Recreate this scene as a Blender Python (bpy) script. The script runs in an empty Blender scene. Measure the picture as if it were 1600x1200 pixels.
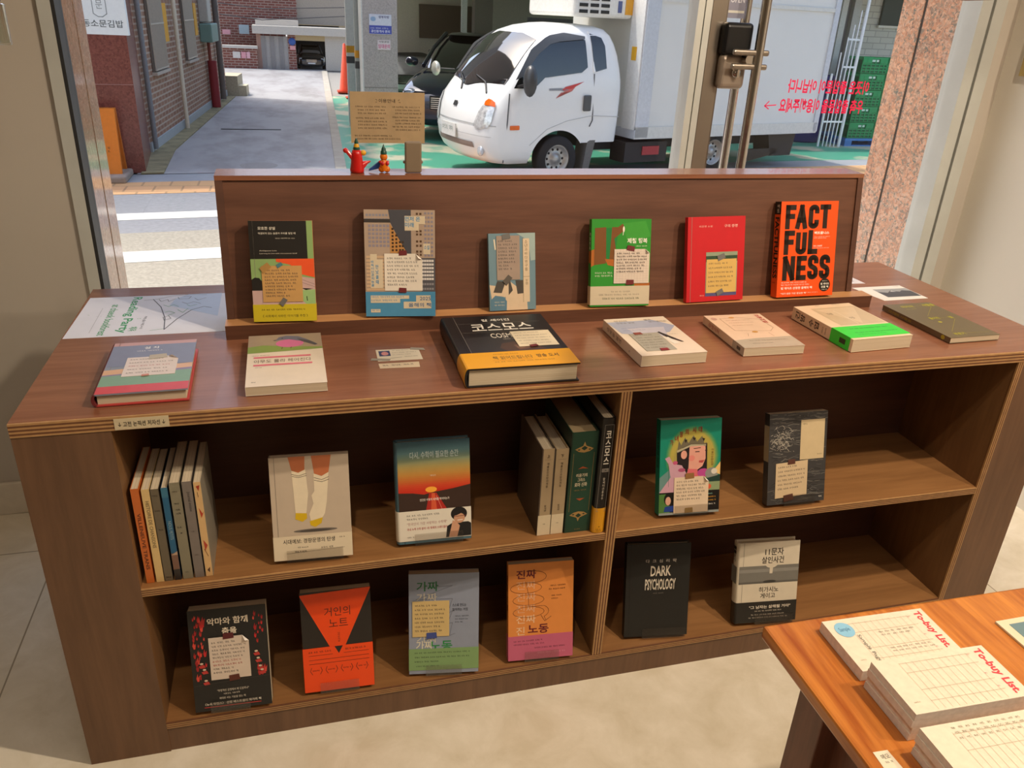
import bpy, bmesh, math, random
from mathutils import Vector, Matrix
random.seed(7)
SC = bpy.context.scene
COL = SC.collection
PI = math.pi
# ------------------------------------------------------------ camera
cam = bpy.data.objects.new('camera', bpy.data.cameras.new('camera'))
COL.objects.link(cam)
cp, cyw, crl = -0.4353, 0.2788, 0.05
fw = Vector((math.sin(cyw)*math.cos(cp), math.cos(cyw)*math.cos(cp), math.sin(cp)))
rt = Vector((math.cos(cyw), -math.sin(cyw), 0)); up = rt.cross(fw)
r2 = rt*math.cos(crl)+up*math.sin(crl); u2 = -rt*math.sin(crl)+up*math.cos(crl)
M = Matrix((( r2.x, u2.x, -fw.x), (r2.y, u2.y, -fw.y), (r2.z, u2.z, -fw.z))).to_4x4()
cam.matrix_world = Matrix.Translation((0.444, -1.2324, 1.3411)) @ M
cam.data.sensor_width = 36; cam.data.lens = 36*1250.2/1600
cam.data.clip_start = .02; cam.data.clip_end = 300
SC.camera = cam
# ------------------------------------------------------------ light and exposure
SC.view_settings.view_transform = 'Standard'
SC.view_settings.look = 'None'
SC.view_settings.gamma = 1
SC.view_settings.use_curve_mapping = False
SC.view_settings.exposure = 0.0
w = bpy.data.worlds.new('sky'); SC.world = w; w.use_nodes = True
nt = w.node_tree; nt.nodes.clear()
wo = nt.nodes.new('ShaderNodeOutputWorld'); bg = nt.nodes.new('ShaderNodeBackground')
sky = nt.nodes.new('ShaderNodeTexSky'); sky.sky_type = 'NISHITA'
sky.sun_disc = False; sky.sun_elevation = math.radians(58); sky.sun_rotation = math.radians(-50)
sky.air_density = 1.0; sky.dust_density = 4.0; sky.ozone_density = 1.0
nt.links.new(sky.outputs[0], bg.inputs[0]); nt.links.new(bg.outputs[0], wo.inputs[0])
bg.inputs[1].default_value = 0.40

def lamp(name, kind, loc, energy, color, size=.1, aim=None, spot=None, blend=.5, sy=None):
    l = bpy.data.lights.new(name, kind); l.energy = energy; l.color = color
    o = bpy.data.objects.new(name, l); COL.objects.link(o); o.location = loc
    if kind == 'AREA':
        l.size = size
        if sy: l.shape = 'RECTANGLE'; l.size_y = sy
    elif kind == 'SUN': l.angle = size
    else: l.shadow_soft_size = size
    if spot: l.spot_size = spot; l.spot_blend = blend
    if aim is not None:
        o.rotation_euler = (Vector(aim)-Vector(loc)).to_track_quat('-Z', 'Y').to_euler()
    return o
lamp('sun', 'SUN', (0, 0, 30), 2.9, (1, .95, .87), .03, aim=(7, -3.0, 12))
WARM = (1.0, .83, .64)
lamp('track_spot', 'SPOT', (1.75, -.80, 2.49), 112, WARM, .03, (1.2, .25, .7), math.radians(120), .7)
lamp('track_spot', 'SPOT', (2.45, -1.1, 2.49), 80, WARM, .03, (1.7, .0, .6), math.radians(120), .7)
lamp('track_spot', 'SPOT', (.35, -1.0, 2.49), 34, WARM, .03, (.6, -.1, .3), math.radians(85), .7)
lamp('room_fill', 'AREA', (1.4, -2.2, 2.56), 14, (1, .88, .74), 1.6, (1.4, -2.2, 0), sy=1.6)  # weak warm fill light added for the room, no visible fitting

# ------------------------------------------------------------ materials
def lin(h):
    h = h.lstrip('#'); o = []
    for i in (0, 2, 4):
        c = int(h[i:i+2], 16)/255
        o.append(c/12.92 if c <= .04045 else ((c+.055)/1.055)**2.4)
    return (*o, 1)
MC = {}
def nodes(name):
    m = bpy.data.materials.new(name); m.use_nodes = True
    return m, m.node_tree, m.node_tree.nodes['Principled BSDF']
def mat(h, rough=.55, metal=0, var=.06, scale=30, bump=0, coat=0, spec=None):
    k = (h, rough, metal, var, scale, bump, coat, spec)
    if k in MC: return MC[k]
    m, t, b = nodes('surface_'+h.strip('#'))
    b.inputs['Roughness'].default_value = rough; b.inputs['Metallic'].default_value = metal
    if coat: b.inputs['Coat Weight'].default_value = coat
    if spec is not None: b.inputs['Specular IOR Level'].default_value = spec
    c = lin(h)
    if var:
        n = t.nodes.new('ShaderNodeTexNoise'); n.inputs['Scale'].default_value = scale; n.inputs['Detail'].default_value = 4
        tc = t.nodes.new('ShaderNodeTexCoord'); t.links.new(tc.outputs['Object'], n.inputs['Vector'])
        r = t.nodes.new('ShaderNodeValToRGB'); t.links.new(n.outputs[0], r.inputs[0])
        r.color_ramp.elements[0].position = .3; r.color_ramp.elements[1].position = .7
        r.color_ramp.elements[0].color = (*[x*(1-var) for x in c[:3]], 1)
        r.color_ramp.elements[1].color = (*[min(1, x*(1+var)) for x in c[:3]], 1)
        t.links.new(r.outputs[0], b.inputs['Base Color'])
        if bump:
            bp = t.nodes.new('ShaderNodeBump'); bp.inputs['Strength'].default_value = bump; bp.inputs['Distance'].default_value = .01
            t.links.new(n.outputs[0], bp.inputs['Height']); t.links.new(bp.outputs[0], b.inputs['Normal'])
    else: b.inputs['Base Color'].default_value = c
    MC[k] = m; return m
def wood(name, c1, c2, axis='x', rough=.4, sc=1.0, coat=0):
    m, t, b = nodes(name)
    tc = t.nodes.new('ShaderNodeTexCoord'); mp = t.nodes.new('ShaderNodeMapping')
    s = {'x': (1.2, 14, 14), 'y': (14, 1.2, 14), 'z': (14, 14, 1.2)}[axis]
    mp.inputs['Scale'].default_value = [v*sc for v in s]
    t.links.new(tc.outputs['Object'], mp.inputs[0])
    n = t.nodes.new('ShaderNodeTexNoise'); n.inputs['Scale'].default_value = 2.2; n.inputs['Detail'].default_value = 9; n.inputs['Roughness'].default_value = .62; n.inputs['Distortion'].default_value = .5
    t.links.new(mp.outputs[0], n.inputs['Vector'])
    n2 = t.nodes.new('ShaderNodeTexNoise'); n2.inputs['Scale'].default_value = 11; n2.inputs['Detail'].default_value = 6
    t.links.new(mp.outputs[0], n2.inputs['Vector'])
    mx = t.nodes.new('ShaderNodeMath'); mx.operation = 'MULTIPLY_ADD'; mx.inputs[1].default_value = .35
    t.links.new(n2.outputs[0], mx.inputs[0]); t.links.new(n.outputs[0], mx.inputs[2])
    r = t.nodes.new('ShaderNodeValToRGB'); r.color_ramp.elements[0].position = .5; r.color_ramp.elements[1].position = .85
    r.color_ramp.elements[0].color = lin(c1); r.color_ramp.elements[1].color = lin(c2)
    t.links.new(mx.outputs[0], r.inputs[0]); t.links.new(r.outputs[0], b.inputs['Base Color'])
    b.inputs['Roughness'].default_value = rough; b.inputs['Coat Weight'].default_value = coat
    bp = t.nodes.new('ShaderNodeBump'); bp.inputs['Strength'].default_value = .12; bp.inputs['Distance'].default_value = .002
    t.links.new(mx.outputs[0], bp.inputs['Height']); t.links.new(bp.outputs[0], b.inputs['Normal'])
    return m
def speckle(name, cols, scale, rough, bump=0):
    m, t, b = nodes(name)
    tc = t.nodes.new('ShaderNodeTexCoord')
    v = t.nodes.new('ShaderNodeTexVoronoi'); v.inputs['Scale'].default_value = scale
    n = t.nodes.new('ShaderNodeTexNoise'); n.inputs['Scale'].default_value = scale*.5; n.inputs['Detail'].default_value = 6
    t.links.new(tc.outputs['Object'], n.inputs['Vector'])
    ad = t.nodes.new('ShaderNodeVectorMath'); ad.operation = 'MULTIPLY_ADD'; ad.inputs[1].default_value = (.04, .04, .04)
    t.links.new(n.outputs[1], ad.inputs[0]); t.links.new(tc.outputs['Object'], ad.inputs[2])
    t.links.new(ad.outputs[0], v.inputs['Vector'])
    sp = t.nodes.new('ShaderNodeSeparateColor'); t.links.new(v.outputs['Color'], sp.inputs[0])
    r = t.nodes.new('ShaderNodeValToRGB'); t.links.new(sp.outputs[0], r.inputs[0])
    els = r.color_ramp.elements
    while len(els) < len(cols): els.new(.5)
    for i, c in enumerate(cols):
        els[i].position = i/(len(cols)-1); els[i].color = lin(c)
    t.links.new(r.outputs[0], b.inputs['Base Color']); b.inputs['Roughness'].default_value = rough
    return m
def brick(name, c1, c2, mortar, w_, h_, axis='xz', rough=.85, ms=.012):
    m, t, b = nodes(name)
    tc = t.nodes.new('ShaderNodeTexCoord'); s = t.nodes.new('ShaderNodeSeparateXYZ'); c = t.nodes.new('ShaderNodeCombineXYZ')
    t.links.new(tc.outputs['Object'], s.inputs[0])
    t.links.new(s.outputs['XYZ'.index(axis[0].upper())], c.inputs[0]); t.links.new(s.outputs['XYZ'.index(axis[1].upper())], c.inputs[1])
    br = t.nodes.new('ShaderNodeTexBrick'); t.links.new(c.outputs[0], br.inputs['Vector'])
    br.inputs['Scale'].default_value = 1; br.inputs['Brick Width'].default_value = w_; br.inputs['Row Height'].default_value = h_
    br.inputs['Mortar Size'].default_value = ms
    br.inputs['Color1'].default_value = lin(c1); br.inputs['Color2'].default_value = lin(c2); br.inputs['Mortar'].default_value = lin(mortar)
    t.links.new(br.outputs[0], b.inputs['Base Color']); b.inputs['Roughness'].default_value = rough
    return m
def glassy(name, tint=(1, 1, 1), fac=1.0, tr=1.0, rough=.01):
    m = bpy.data.materials.new(name); m.use_nodes = True; t = m.node_tree; t.nodes.clear()
    o = t.nodes.new('ShaderNodeOutputMaterial'); mx = t.nodes.new('ShaderNodeMixShader')
    a = t.nodes.new('ShaderNodeBsdfTransparent'); g = t.nodes.new('ShaderNodeBsdfGlossy'); f = t.nodes.new('ShaderNodeLayerWeight')
    a.inputs[0].default_value = (*[c*tr for c in tint], 1); g.inputs['Roughness'].default_value = rough; f.inputs[0].default_value = .5
    pw = t.nodes.new('ShaderNodeMath'); pw.operation = 'POWER'; pw.inputs[1].default_value = 4.5; t.links.new(f.outputs['Facing'], pw.inputs[0])
    mu = t.nodes.new('ShaderNodeMath'); mu.operation = 'MULTIPLY_ADD'; mu.inputs[1].default_value = .6*fac; mu.inputs[2].default_value = .03*fac
    t.links.new(pw.outputs[0], mu.inputs[0]); t.links.new(mu.outputs[0], mx.inputs[0])
    t.links.new(a.outputs[0], mx.inputs[1]); t.links.new(g.outputs[0], mx.inputs[2]); t.links.new(mx.outputs[0], o.inputs[0])
    return m
GLASS = glassy('window_glass', (.985, .99, .985), .8)
ACRYL = glassy('clear_acrylic', (.92, .91, .90), 1.6, 1.0, .22)
TOPW = wood('reddish_wood', '82533c', '95644a', 'x', .27, 1, .15)
FRW = wood('brown_wood', '62452f', '735239', 'z', .5)
INW = wood('inner_wood', '835a33', '95693e', 'x', .5)
INZ = wood('inner_wood_upright', '6e4c2c', '7e5934', 'z', .55)
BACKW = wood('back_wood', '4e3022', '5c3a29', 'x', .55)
BRDW = wood('board_wood', '573626', '6b4633', 'x', .45)
TRAYT = wood('tray_top_wood', 'b98557', 'c6925f', 'x', .4)
PLYL = mat('b08656', .6, var=.12, scale=60); PLYD = mat('6a4226', .7, var=.12, scale=60)
TEAK = wood('teak_top', '9c4e1a', 'd88a3c', 'y', .28, .8, .3)
TEAKL = wood('teak_leg', '6a4130', '875440', 'z', .4)
STEEL = mat('cdcfc8', .42, .3, .05, 9); STEELB = mat('a49a8e', .3, .9, .05, 9); CHROME = mat('d8d4cc', .12, 1, 0)
BLACKP = mat('0d0d0e', .35, var=0); DARKG = mat('2a2b2c', .5)

# ------------------------------------------------------------ mesh tools
class MB:
    def __init__(s): s.v = []; s.f = []; s.m = []; s.ms = []; s.sm = []
    def mi(s, m):
        if m not in s.ms: s.ms.append(m)
        return s.ms.index(m)
    def add(s, vs, fs, m, smooth=False):
        b = len(s.v); s.v += [tuple(v) for v in vs]; k = s.mi(m)
        for f in fs: s.f.append([b+i for i in f]); s.m.append(k); s.sm.append(smooth)
        return s
    def poly(s, pts, m): return s.add(pts, [list(range(len(pts)))], m)
    def box(s, x0, y0, z0, x1, y1, z1, m, fm=None):
        vs = [(x0, y0, z0), (x1, y0, z0), (x1, y1, z0), (x0, y1, z0), (x0, y0, z1), (x1, y0, z1), (x1, y1, z1), (x0, y1, z1)]
        fs = [(0, 3, 2, 1), (4, 5, 6, 7), (0, 1, 5, 4), (2, 3, 7, 6), (3, 0, 4, 7), (1, 2, 6, 5)]   # bottom top front back left right
        for i, f in enumerate(fs): s.add([vs[j] for j in f], [(0, 1, 2, 3)], (fm or {}).get(i, m))
        return s
    def prism(s, pts, d, m):   # pts: 3d outline, d: extrusion vector
        n = len(pts); d = Vector(d); a = [Vector(p) for p in pts]; b = [p+d for p in a]
        fs = [list(range(n))[::-1], list(range(n, 2*n))]+[[i, (i+1) % n, n+(i+1) % n, n+i] for i in range(n)]
        return s.add(a+b, fs, m)
    def tube(s, pts, r, m, n=10, cap=True):
        P = [Vector(p) for p in pts]; R = r if isinstance(r, (list, tuple)) else [r]*len(P); rings = []
        ref = None
        for i, p in enumerate(P):
            d = (P[min(i+1, len(P)-1)]-P[max(i-1, 0)]).normalized()
            if ref is None: ref = d.orthogonal().normalized()
            a = (ref-d*ref.dot(d)).normalized(); ref = a; b = d.cross(a)
            rings.append([p+(a*math.cos(2*PI*k/n)+b*math.sin(2*PI*k/n))*R[i] for k in range(n)])
        return s.loft(rings, m, cap)
    def loft(s, rings, m, cap=True, smooth=True):
        n = len(rings[0]); vs = [v for r in rings for v in r]; fs = []
        for i in range(len(rings)-1):
            for k in range(n):
                fs.append([i*n+k, i*n+(k+1) % n, (i+1)*n+(k+1) % n, (i+1)*n+k])
        s.add(vs, fs, m, smooth)
        if cap:
            s.add(rings[0], [list(range(n))[::-1]], m); s.add(rings[-1], [list(range(n))], m)
        return s
    def lathe(s, prof, m, c=(0, 0, 0), axis='z', n=24, cap=True):
        rings = []
        for r, h in prof:
            ring = []
            for k in range(n):
                a = 2*PI*k/n; p = (r*math.cos(a), r*math.sin(a), h)
                if axis == 'y': p = (p[0], h, p[1])
                if axis == 'x': p = (h, p[0], p[1])
                ring.append((c[0]+p[0], c[1]+p[1], c[2]+p[2]))
            rings.append(ring)
        return s.loft(rings, m, cap)
    def ball(s, c, r, m, sc=(1, 1, 1), n=14):
        prof = [(max(1e-4, r*math.sin(PI*i/8)), -r*math.cos(PI*i/8)) for i in range(9)]
        rings = [[(c[0]+q*math.cos(2*PI*k/n)*sc[0], c[1]+q*math.sin(2*PI*k/n)*sc[1], c[2]+h*sc[2]) for k in range(n)] for q, h in prof]
        return s.loft(rings, m)
    def build(s, name, parent=None, loc=None, bevel=0, label=None, seg=2):
        me = bpy.data.meshes.new(name); me.from_pydata(s.v, [], s.f)
        for m in s.ms: me.materials.append(m)
        me.polygons.foreach_set('material_index', s.m); me.polygons.foreach_set('use_smooth', s.sm)
        me.update()
        o = bpy.data.objects.new(name, me); COL.objects.link(o)
        if parent: o.parent = parent
        if loc: o.location = loc
        if bevel:
            bm = bmesh.new(); bm.from_mesh(me); bmesh.ops.remove_doubles(bm, verts=bm.verts, dist=1e-5); bm.to_mesh(me); bm.free()
            b = o.modifiers.new('bevel', 'BEVEL'); b.width = bevel; b.segments = seg; b.limit_method = 'ANGLE'; b.angle_limit = .6
        if label: o['label'] = label
        return o
def empty(name, loc=(0, 0, 0), rot=(0, 0, 0)):
    o = bpy.data.objects.new(name, None); COL.objects.link(o); o.location = loc; o.rotation_euler = rot; o.empty_display_size = .05
    return o
def tag(o, label, cat, group=None):
    o['label'] = label; o['category'] = cat
    if group: o['group'] = group
    return o
def struct(o): o['kind'] = 'structure'; return o

# ------------------------------------------------------------ text meshes
TC = {}
def txt(s, bold=0):
    k = (s, bold)
    if k in TC: return TC[k]
    cu = bpy.data.curves.new('t', 'FONT'); cu.body = s; cu.size = 1; cu.offset = bold; cu.resolution_u = 2
    o = bpy.data.objects.new('t', cu); COL.objects.link(o)
    dg = bpy.context.evaluated_depsgraph_get(); me = bpy.data.meshes.new_from_object(o.evaluated_get(dg))
    vs = [(v.co.x, v.co.y) for v in me.vertices]; fs = [tuple(p.vertices) for p in me.polygons]
    bpy.data.objects.remove(o); bpy.data.curves.remove(cu); bpy.data.meshes.remove(me)
    if vs:
        x0 = min(v[0] for v in vs); x1 = max(v[0] for v in vs); y0 = min(v[1] for v in vs); y1 = max(v[1] for v in vs)
        vs = [((a-x0)/max(1e-6, x1-x0), (b-y0)/max(1e-6, y1-y0)) for a, b in vs]
    TC[k] = (vs, fs); return TC[k]
def strokes(segs, wd, e0=.35, e1=.35):
    """polylines (2-D) to quads with round-ish joins"""
    vs = []; fs = []
    for pl in segs:
        for i in range(len(pl)-1):
            (a, b), (c, d) = pl[i], pl[i+1]; L = math.hypot(c-a, d-b) or 1e-9
            ee = e0 if len(pl) == 2 else e1; ex, ey = (c-a)/L*wd*ee, (d-b)/L*wd*ee; nx, ny = -(d-b)/L*wd/2, (c-a)/L*wd/2
            k = len(vs); vs += [(a-ex+nx, b-ey+ny), (a-ex-nx, b-ey-ny), (c+ex-nx, d+ey-ny), (c+ex+nx, d+ey+ny)]; fs.append((k, k+1, k+2, k+3))
    return vs, fs
def hand(x0, y0, x1, h, rnd, fill=.95):
    """rows of small unreadable pen marks, metres, y down"""
    segs = []; x = x0; end = x0+(x1-x0)*fill
    while x < end-h*.5:
        n = rnd.randint(2, 5)
        for _ in range(n):
            if x > end-h*.6: break
            w_ = h*.8; k = rnd.random()
            q = lambda a, b: (x+a*w_+rnd.uniform(-.05, .05)*h, y0+b*h+rnd.uniform(-.06, .06)*h)
            if k < .35: segs += [[q(0, .1), q(.5, .1), q(.45, .45)], [q(.85, 0), q(.85, .9)], [q(.1, .65), q(.6, .6)]]
            elif k < .6: segs += [[q(.1, .3), q(.4, .1), q(.6, .35), q(.3, .5), q(.1, .3)], [q(0, .75), q(.9, .7)]]
            elif k < .8: segs += [[q(.1, .1), q(.1, .5), q(.6, .5)], [q(.8, 0), q(.8, .95)]]
            else: segs += [[q(.35, 0), q(0, .5)], [q(.3, .1), q(.65, .5)], [q(.1, .8), q(.9, .78)]]
            x += h*.98
        x += h*.55
    return segs
class Art:
    """flat printed shapes on a face. O top-left corner, U full width vector, V full height vector (down), N normal"""
    def __init__(s, mb, O, U, V, N, rough=.5, seed=1):
        s.mb = mb; s.O = Vector(O); s.U = Vector(U); s.V = Vector(V); s.N = Vector(N); s.k = 2.5e-4; s.rough = rough
        s.W = s.U.length; s.H = s.V.length; s.rnd = random.Random(seed)
    def put(s, pts, fs, h):
        s.k += 1.3e-5; m = h if not isinstance(h, str) else mat(h, s.rough, var=.03, scale=60)
        vs = [s.O+s.U*x+s.V*y+s.N*s.k for x, y in pts]
        s.mb.add(vs, fs, m)
    def draw(s, items, ext=None):
        for it in items:
            k, c = it[0], it[1]; a = it[2:]
            if k == 'r': s.put([(a[0], a[3]), (a[2], a[3]), (a[2], a[1]), (a[0], a[1])], [(0, 1, 2, 3)], c)
            elif k == 'p': s.put(a[0][::-1], [list(range(len(a[0])))], c)
            elif k == 'e':
                cx, cy, rx, ry = a[:4]; n = 24
                s.put([(cx+rx*math.cos(2*PI*i/n), cy-ry*math.sin(2*PI*i/n)) for i in range(n)], [list(range(n))], c)
            elif k == 't':      # text stretched into a box
                t, x0, y0, x1, y1 = a[:5]; bold = a[5] if len(a) > 5 else 0; rot = a[6] if len(a) > 6 else 0
                vs, fs = txt(t, bold)
                if rot == 0: P = [(x0+p*(x1-x0), y1-q*(y1-y0)) for p, q in vs]
                elif rot == 1: P = [(x0+q*(x1-x0), y0+p*(y1-y0)) for p, q in vs]
                else: P = [(x1-p*(x1-x0), y1-q*(y1-y0)) for p, q in vs]   # mirrored
                s.put(P, fs, c)
            elif k == 'tv':     # characters one under the other
                t, x0, y0, x1, y1 = a[:5]; bold = a[5] if len(a) > 5 else 0; n = len(t)
                for i, ch in enumerate(t):
                    if ch == ' ': continue
                    vs, fs = txt(ch, bold); ya = y0+(y1-y0)*i/n; yb = y0+(y1-y0)*(i+.82)/n
                    s.put([(x0+p*(x1-x0), yb-q*(yb-ya)) for p, q in vs], fs, c)
            elif k == 'l':      # polyline, width in metres
                pts, wd = a[0], a[1]
                vs, fs = strokes([[(x*s.W, y*s.H) for x, y in pts]], wd); s.put([(x/s.W, y/s.H) for x, y in vs], fs, c)
            elif k == 'll':     # many polylines of one colour and width
                vs, fs = strokes([[(x*s.W, y*s.H) for x, y in pl] for pl in a[0]], a[1]); s.put([(x/s.W, y/s.H) for x, y in vs], fs, c)
            elif k == 'h':      # hand written row: x0,y0,x1,height(m)[,fill][,pen]
                x0, y0, x1, hh = a[:4]; fl = a[4] if len(a) > 4 else .95; pen = a[5] if len(a) > 5 else hh*.13
                sg = hand(x0*s.W, y0*s.H, x1*s.W, hh, s.rnd, fl)
                if sg:
                    vs, fs = strokes(sg, pen); s.put([(x/s.W, y/s.H) for x, y in vs], fs, c)
            elif k == 'd':      # dot grid: x0,y0,x1,y1,nx,ny,size(m)
                x0, y0, x1, y1, nx, ny, sz = a[:7]; P = []; F = []
                for i in range(nx):
                    for j in range(ny):
                        cx = x0+(x1-x0)*(i+.5)/nx; cy = y0+(y1-y0)*(j+.5)/ny; ex = sz/s.W/2; ey = sz/s.H/2; q = len(P)
                        P += [(cx-ex, cy+ey), (cx+ex, cy+ey), (cx+ex, cy-ey), (cx-ex, cy-ey)]; F.append((q, q+1, q+2, q+3))
                s.put(P, F, c)
            elif k == 'L':      # block letter strokes inside a box
                ch, x0, y0, x1, y1, wd = a[:6]
                sg = [[((x0+(x1-x0)*p)*s.W, (y0+(y1-y0)*q)*s.H) for p, q in pl] for pl in BL[ch]]
                vs, fs = strokes(sg, wd, .5, .12); s.put([(x/s.W, y/s.H) for x, y in vs], fs, c)
        return s
def arc(cx, cy, rx, ry, a0, a1, n=7): return [(cx+rx*math.cos(a0+(a1-a0)*i/n), cy-ry*math.sin(a0+(a1-a0)*i/n)) for i in range(n+1)]
BL = {'F': [[(.0, 1), (0, 0)], [(0, 0), (1, 0)], [(0, .47), (.85, .47)]],
 'A': [[(0, 1), (.5, 0)], [(.5, 0), (1, 1)], [(.2, .68), (.8, .68)]],
 'C': [[(1, .3), (1, .15)]+arc(.5, .15, .5, .15, 0, PI)+arc(.5, .85, .5, .15, PI, 2*PI)+[(1, .7)]],
 'T': [[(0, 0), (1, 0)], [(.5, 0), (.5, 1)]],
 'U': [[(0, 0)]+arc(.5, .85, .5, .15, PI, 2*PI)+[(1, 0)]],
 'L': [[(0, 0), (0, 1)], [(0, 1), (1, 1)]],
 'N': [[(0, 1), (0, 0)], [(0, 0), (1, 1)], [(1, 1), (1, 0)]],
 'E': [[(0, 1), (0, 0)], [(0, 0), (1, 0)], [(0, .5), (.85, .5)], [(0, 1), (1, 1)]],
 'S': [[(1, .28), (1, .15)]+arc(.5, .15, .5, .15, 0, PI)+[(0, .3), (.1, .42), (.9, .58), (1, .7)]+arc(.5, .85, .5, .15, 0, -PI)+[(0, .72)]]}

# ------------------------------------------------------------ the room
def S(name, mb, **k): return struct(mb.build(name, **k))
WALL = mat('bab1a4', .85, var=.03, scale=3)
m, t, b = nodes('marbled_floor_tile')
tc = t.nodes.new('ShaderNodeTexCoord'); n1 = t.nodes.new('ShaderNodeTexNoise'); n1.inputs['Scale'].default_value = 9; n1.inputs['Detail'].default_value = 12; n1.inputs['Roughness'].default_value = .65; n1.inputs['Distortion'].default_value = .4
t.links.new(tc.outputs['Object'], n1.inputs['Vector'])
r = t.nodes.new('ShaderNodeValToRGB'); r.color_ramp.elements[0].position = .35; r.color_ramp.elements[1].position = .66
r.color_ramp.elements[0].color = lin('d6cbb3'); r.color_ramp.elements[1].color = lin('e9e0cd'); t.links.new(n1.outputs[0], r.inputs[0])
br = t.nodes.new('ShaderNodeTexBrick'); br.offset = 0; mpn = t.nodes.new('ShaderNodeMapping'); mpn.inputs['Location'].default_value = (.215, -.735, 0)
t.links.new(tc.outputs['Object'], mpn.inputs[0]); t.links.new(mpn.outputs[0], br.inputs['Vector'])
br.inputs['Scale'].default_value = 1; br.inputs['Brick Width'].default_value = 2.4; br.inputs['Row Height'].default_value = 1.4; br.inputs['Mortar Size'].default_value = .0018
br.inputs['Mortar'].default_value = lin('9a8d75'); t.links.new(r.outputs[0], br.inputs['Color1']); t.links.new(r.outputs[0], br.inputs['Color2'])
t.links.new(br.outputs[0], b.inputs['Base Color']); b.inputs['Roughness'].default_value = .38
FLOORM = m
S('floor', MB().box(-2.2, -4.6, -.12, 2.7, 1.0, 0, FLOORM))
S('ceiling', MB().box(-2.3, -4.7, 2.6, 2.8, 1.0, 2.7, WALL))
wl = MB(); wl.box(-2.3, .94, 0, -.072, 1.0, 2.6, WALL); S('wall_front', wl)
S('wall_front_right', MB().box(2.515, .94, 0, 2.7, 1.0, 2.6, WALL))
S('wall_header', MB().box(-.072, .94, 2.35, 2.515, 1.0, 2.6, WALL))
S('wall_left', MB().box(-2.3, -4.6, 0, -2.2, .94, 2.6, WALL))
S('wall_right', MB().box(2.585, -4.6, 0, 2.7, .94, 2.6, mat('e6e1d4', .85, var=.02, scale=3)))
S('wall_back', MB().box(-2.3, -4.7, 0, 2.7, -4.6, 2.6, WALL))
S('baseboard_front', MB().box(-2.2, .928, 0, -.072, .94, .10, mat('d6ccba', .6)), bevel=.003)
# window frame, glass and door
wf = MB(); wf.box(-.074, .930, 0, -.046, 1.0, 2.35, STEEL); wf.box(-.046, .93, 0, -.038, 1.0, 2.35, DARKG)
S('trim_1', wf)
wf = MB(); wf.box(2.43, .92, 0, 2.468, 1.0, 2.35, STEEL); wf.box(2.468, .935, 0, 2.474, 1.0, 2.35, BLACKP); wf.box(2.474, .915, 0, 2.515, 1.0, 2.35, STEEL)
S('trim_2', wf)
S('trim_3', MB().box(-.046, .95, 0, 2.43, 1.0, .07, STEEL))
win = struct(MB().box(-.038, .977, .07, 1.535, .985, 2.35, GLASS).build('window_1'))
door = struct(MB().box(1.632, .975, .1, 2.42, .985, 2.33, GLASS).build('door_1'))
jb = MB(); jb.box(1.537, .945, .07, 1.556, 1.005, 2.35, STEEL); jb.box(1.556, .965, .07, 1.562, 1.0, 2.35, BLACKP); jb.box(1.562, .95, .07, 1.581, 1.005, 2.35, STEEL)
S('trim_4', jb)
d1 = MB(); d1.box(1.584, .955, .08, 1.632, 1.0, 2.34, STEELB); d1.box(1.632, .955, .08, 2.42, 1.0, .14, STEELB); d1.box(1.632, .955, 2.28, 2.42, 1.0, 2.34, STEELB)
d1.build('door_frame', door, bevel=.002)
lk = MB(); lk.box(1.618, .925, 1.17, 1.70, .955, 1.262, mat('a99a8b', .35, .6, .04)); lo = lk.build('door_lock', door, bevel=.014, seg=4)
MB().box(1.616, .920, 1.258, 1.703, .956, 1.342, BLACKP).build('lock_cover', lo, bevel=.012, seg=4)
MB().lathe([(.001, -.012), (.011, -.012), (.012, 0), (.012, .006)], CHROME, (1.664, .925, 1.213), 'y').box(1.6605, .905, 1.203, 1.6675, .914, 1.223, CHROME).build('thumb_turn', lo)
ph = MB(); ph.tube([(1.714, .90, .3), (1.714, .90, 1.9)], .0135, CHROME, 16); hb = ph.build('pull_bar', door, label='inner tubular steel pull bar')
for z in (1.232, 1.268):
    MB().box(1.634, .893, z-.008, 1.745, .907, z+.008, STEELB).build('bracket', hb, bevel=.006, seg=3)
MB().tube([(1.69, .90, 1.25), (1.69, .955, 1.25)], .013, CHROME, 14).build('bracket', hb)
MB().tube([(1.742, 1.05, .3), (1.742, 1.05, 1.9)], .0135, CHROME, 16).build('pull_bar', door, label='outer tubular steel pull bar')
sk = MB(); sk.box(1.64, .9735, 1.352, 1.694, .9745, 1.43, mat('8b8a9b', .5)); Art(sk, (1.64, .9735, 1.43), (.054, 0, 0), (0, 0, -.078), (0, -1, 0)).draw([
 ('t', 'd8d8e0', 'OPEN', .1, .3, .9, .5, .02), ('r', 'd2cfc4', .05, .75, .95, .83)])
sk.build('door_sticker', door, label='grey violet sticker with pale lettering')
# red writing on the glass, made to be read from the street
rw = MB(); A = Art(rw, (1.80, .9745, 1.205), (.36, 0, 0), (0, 0, -.105), (0, -1, 0))
A.draw([('t', 'ee1c58', '이곳은 출입문이 아닙니다', .20, .05, .97, .42, .03, 2), ('t', 'ee1c58', '우측 출입문을 이용해주세요', .15, .56, .95, .95, .03, 2),
 ('l', 'ee1c58', [(.12, .75), (.02, .78)], .003), ('l', 'ee1c58', [(.05, .66), (.015, .78), (.055, .86)], .003)])
rw.build('window_lettering', door, label='red hand lettered Korean notice, mirrored, with an arrow')
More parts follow.
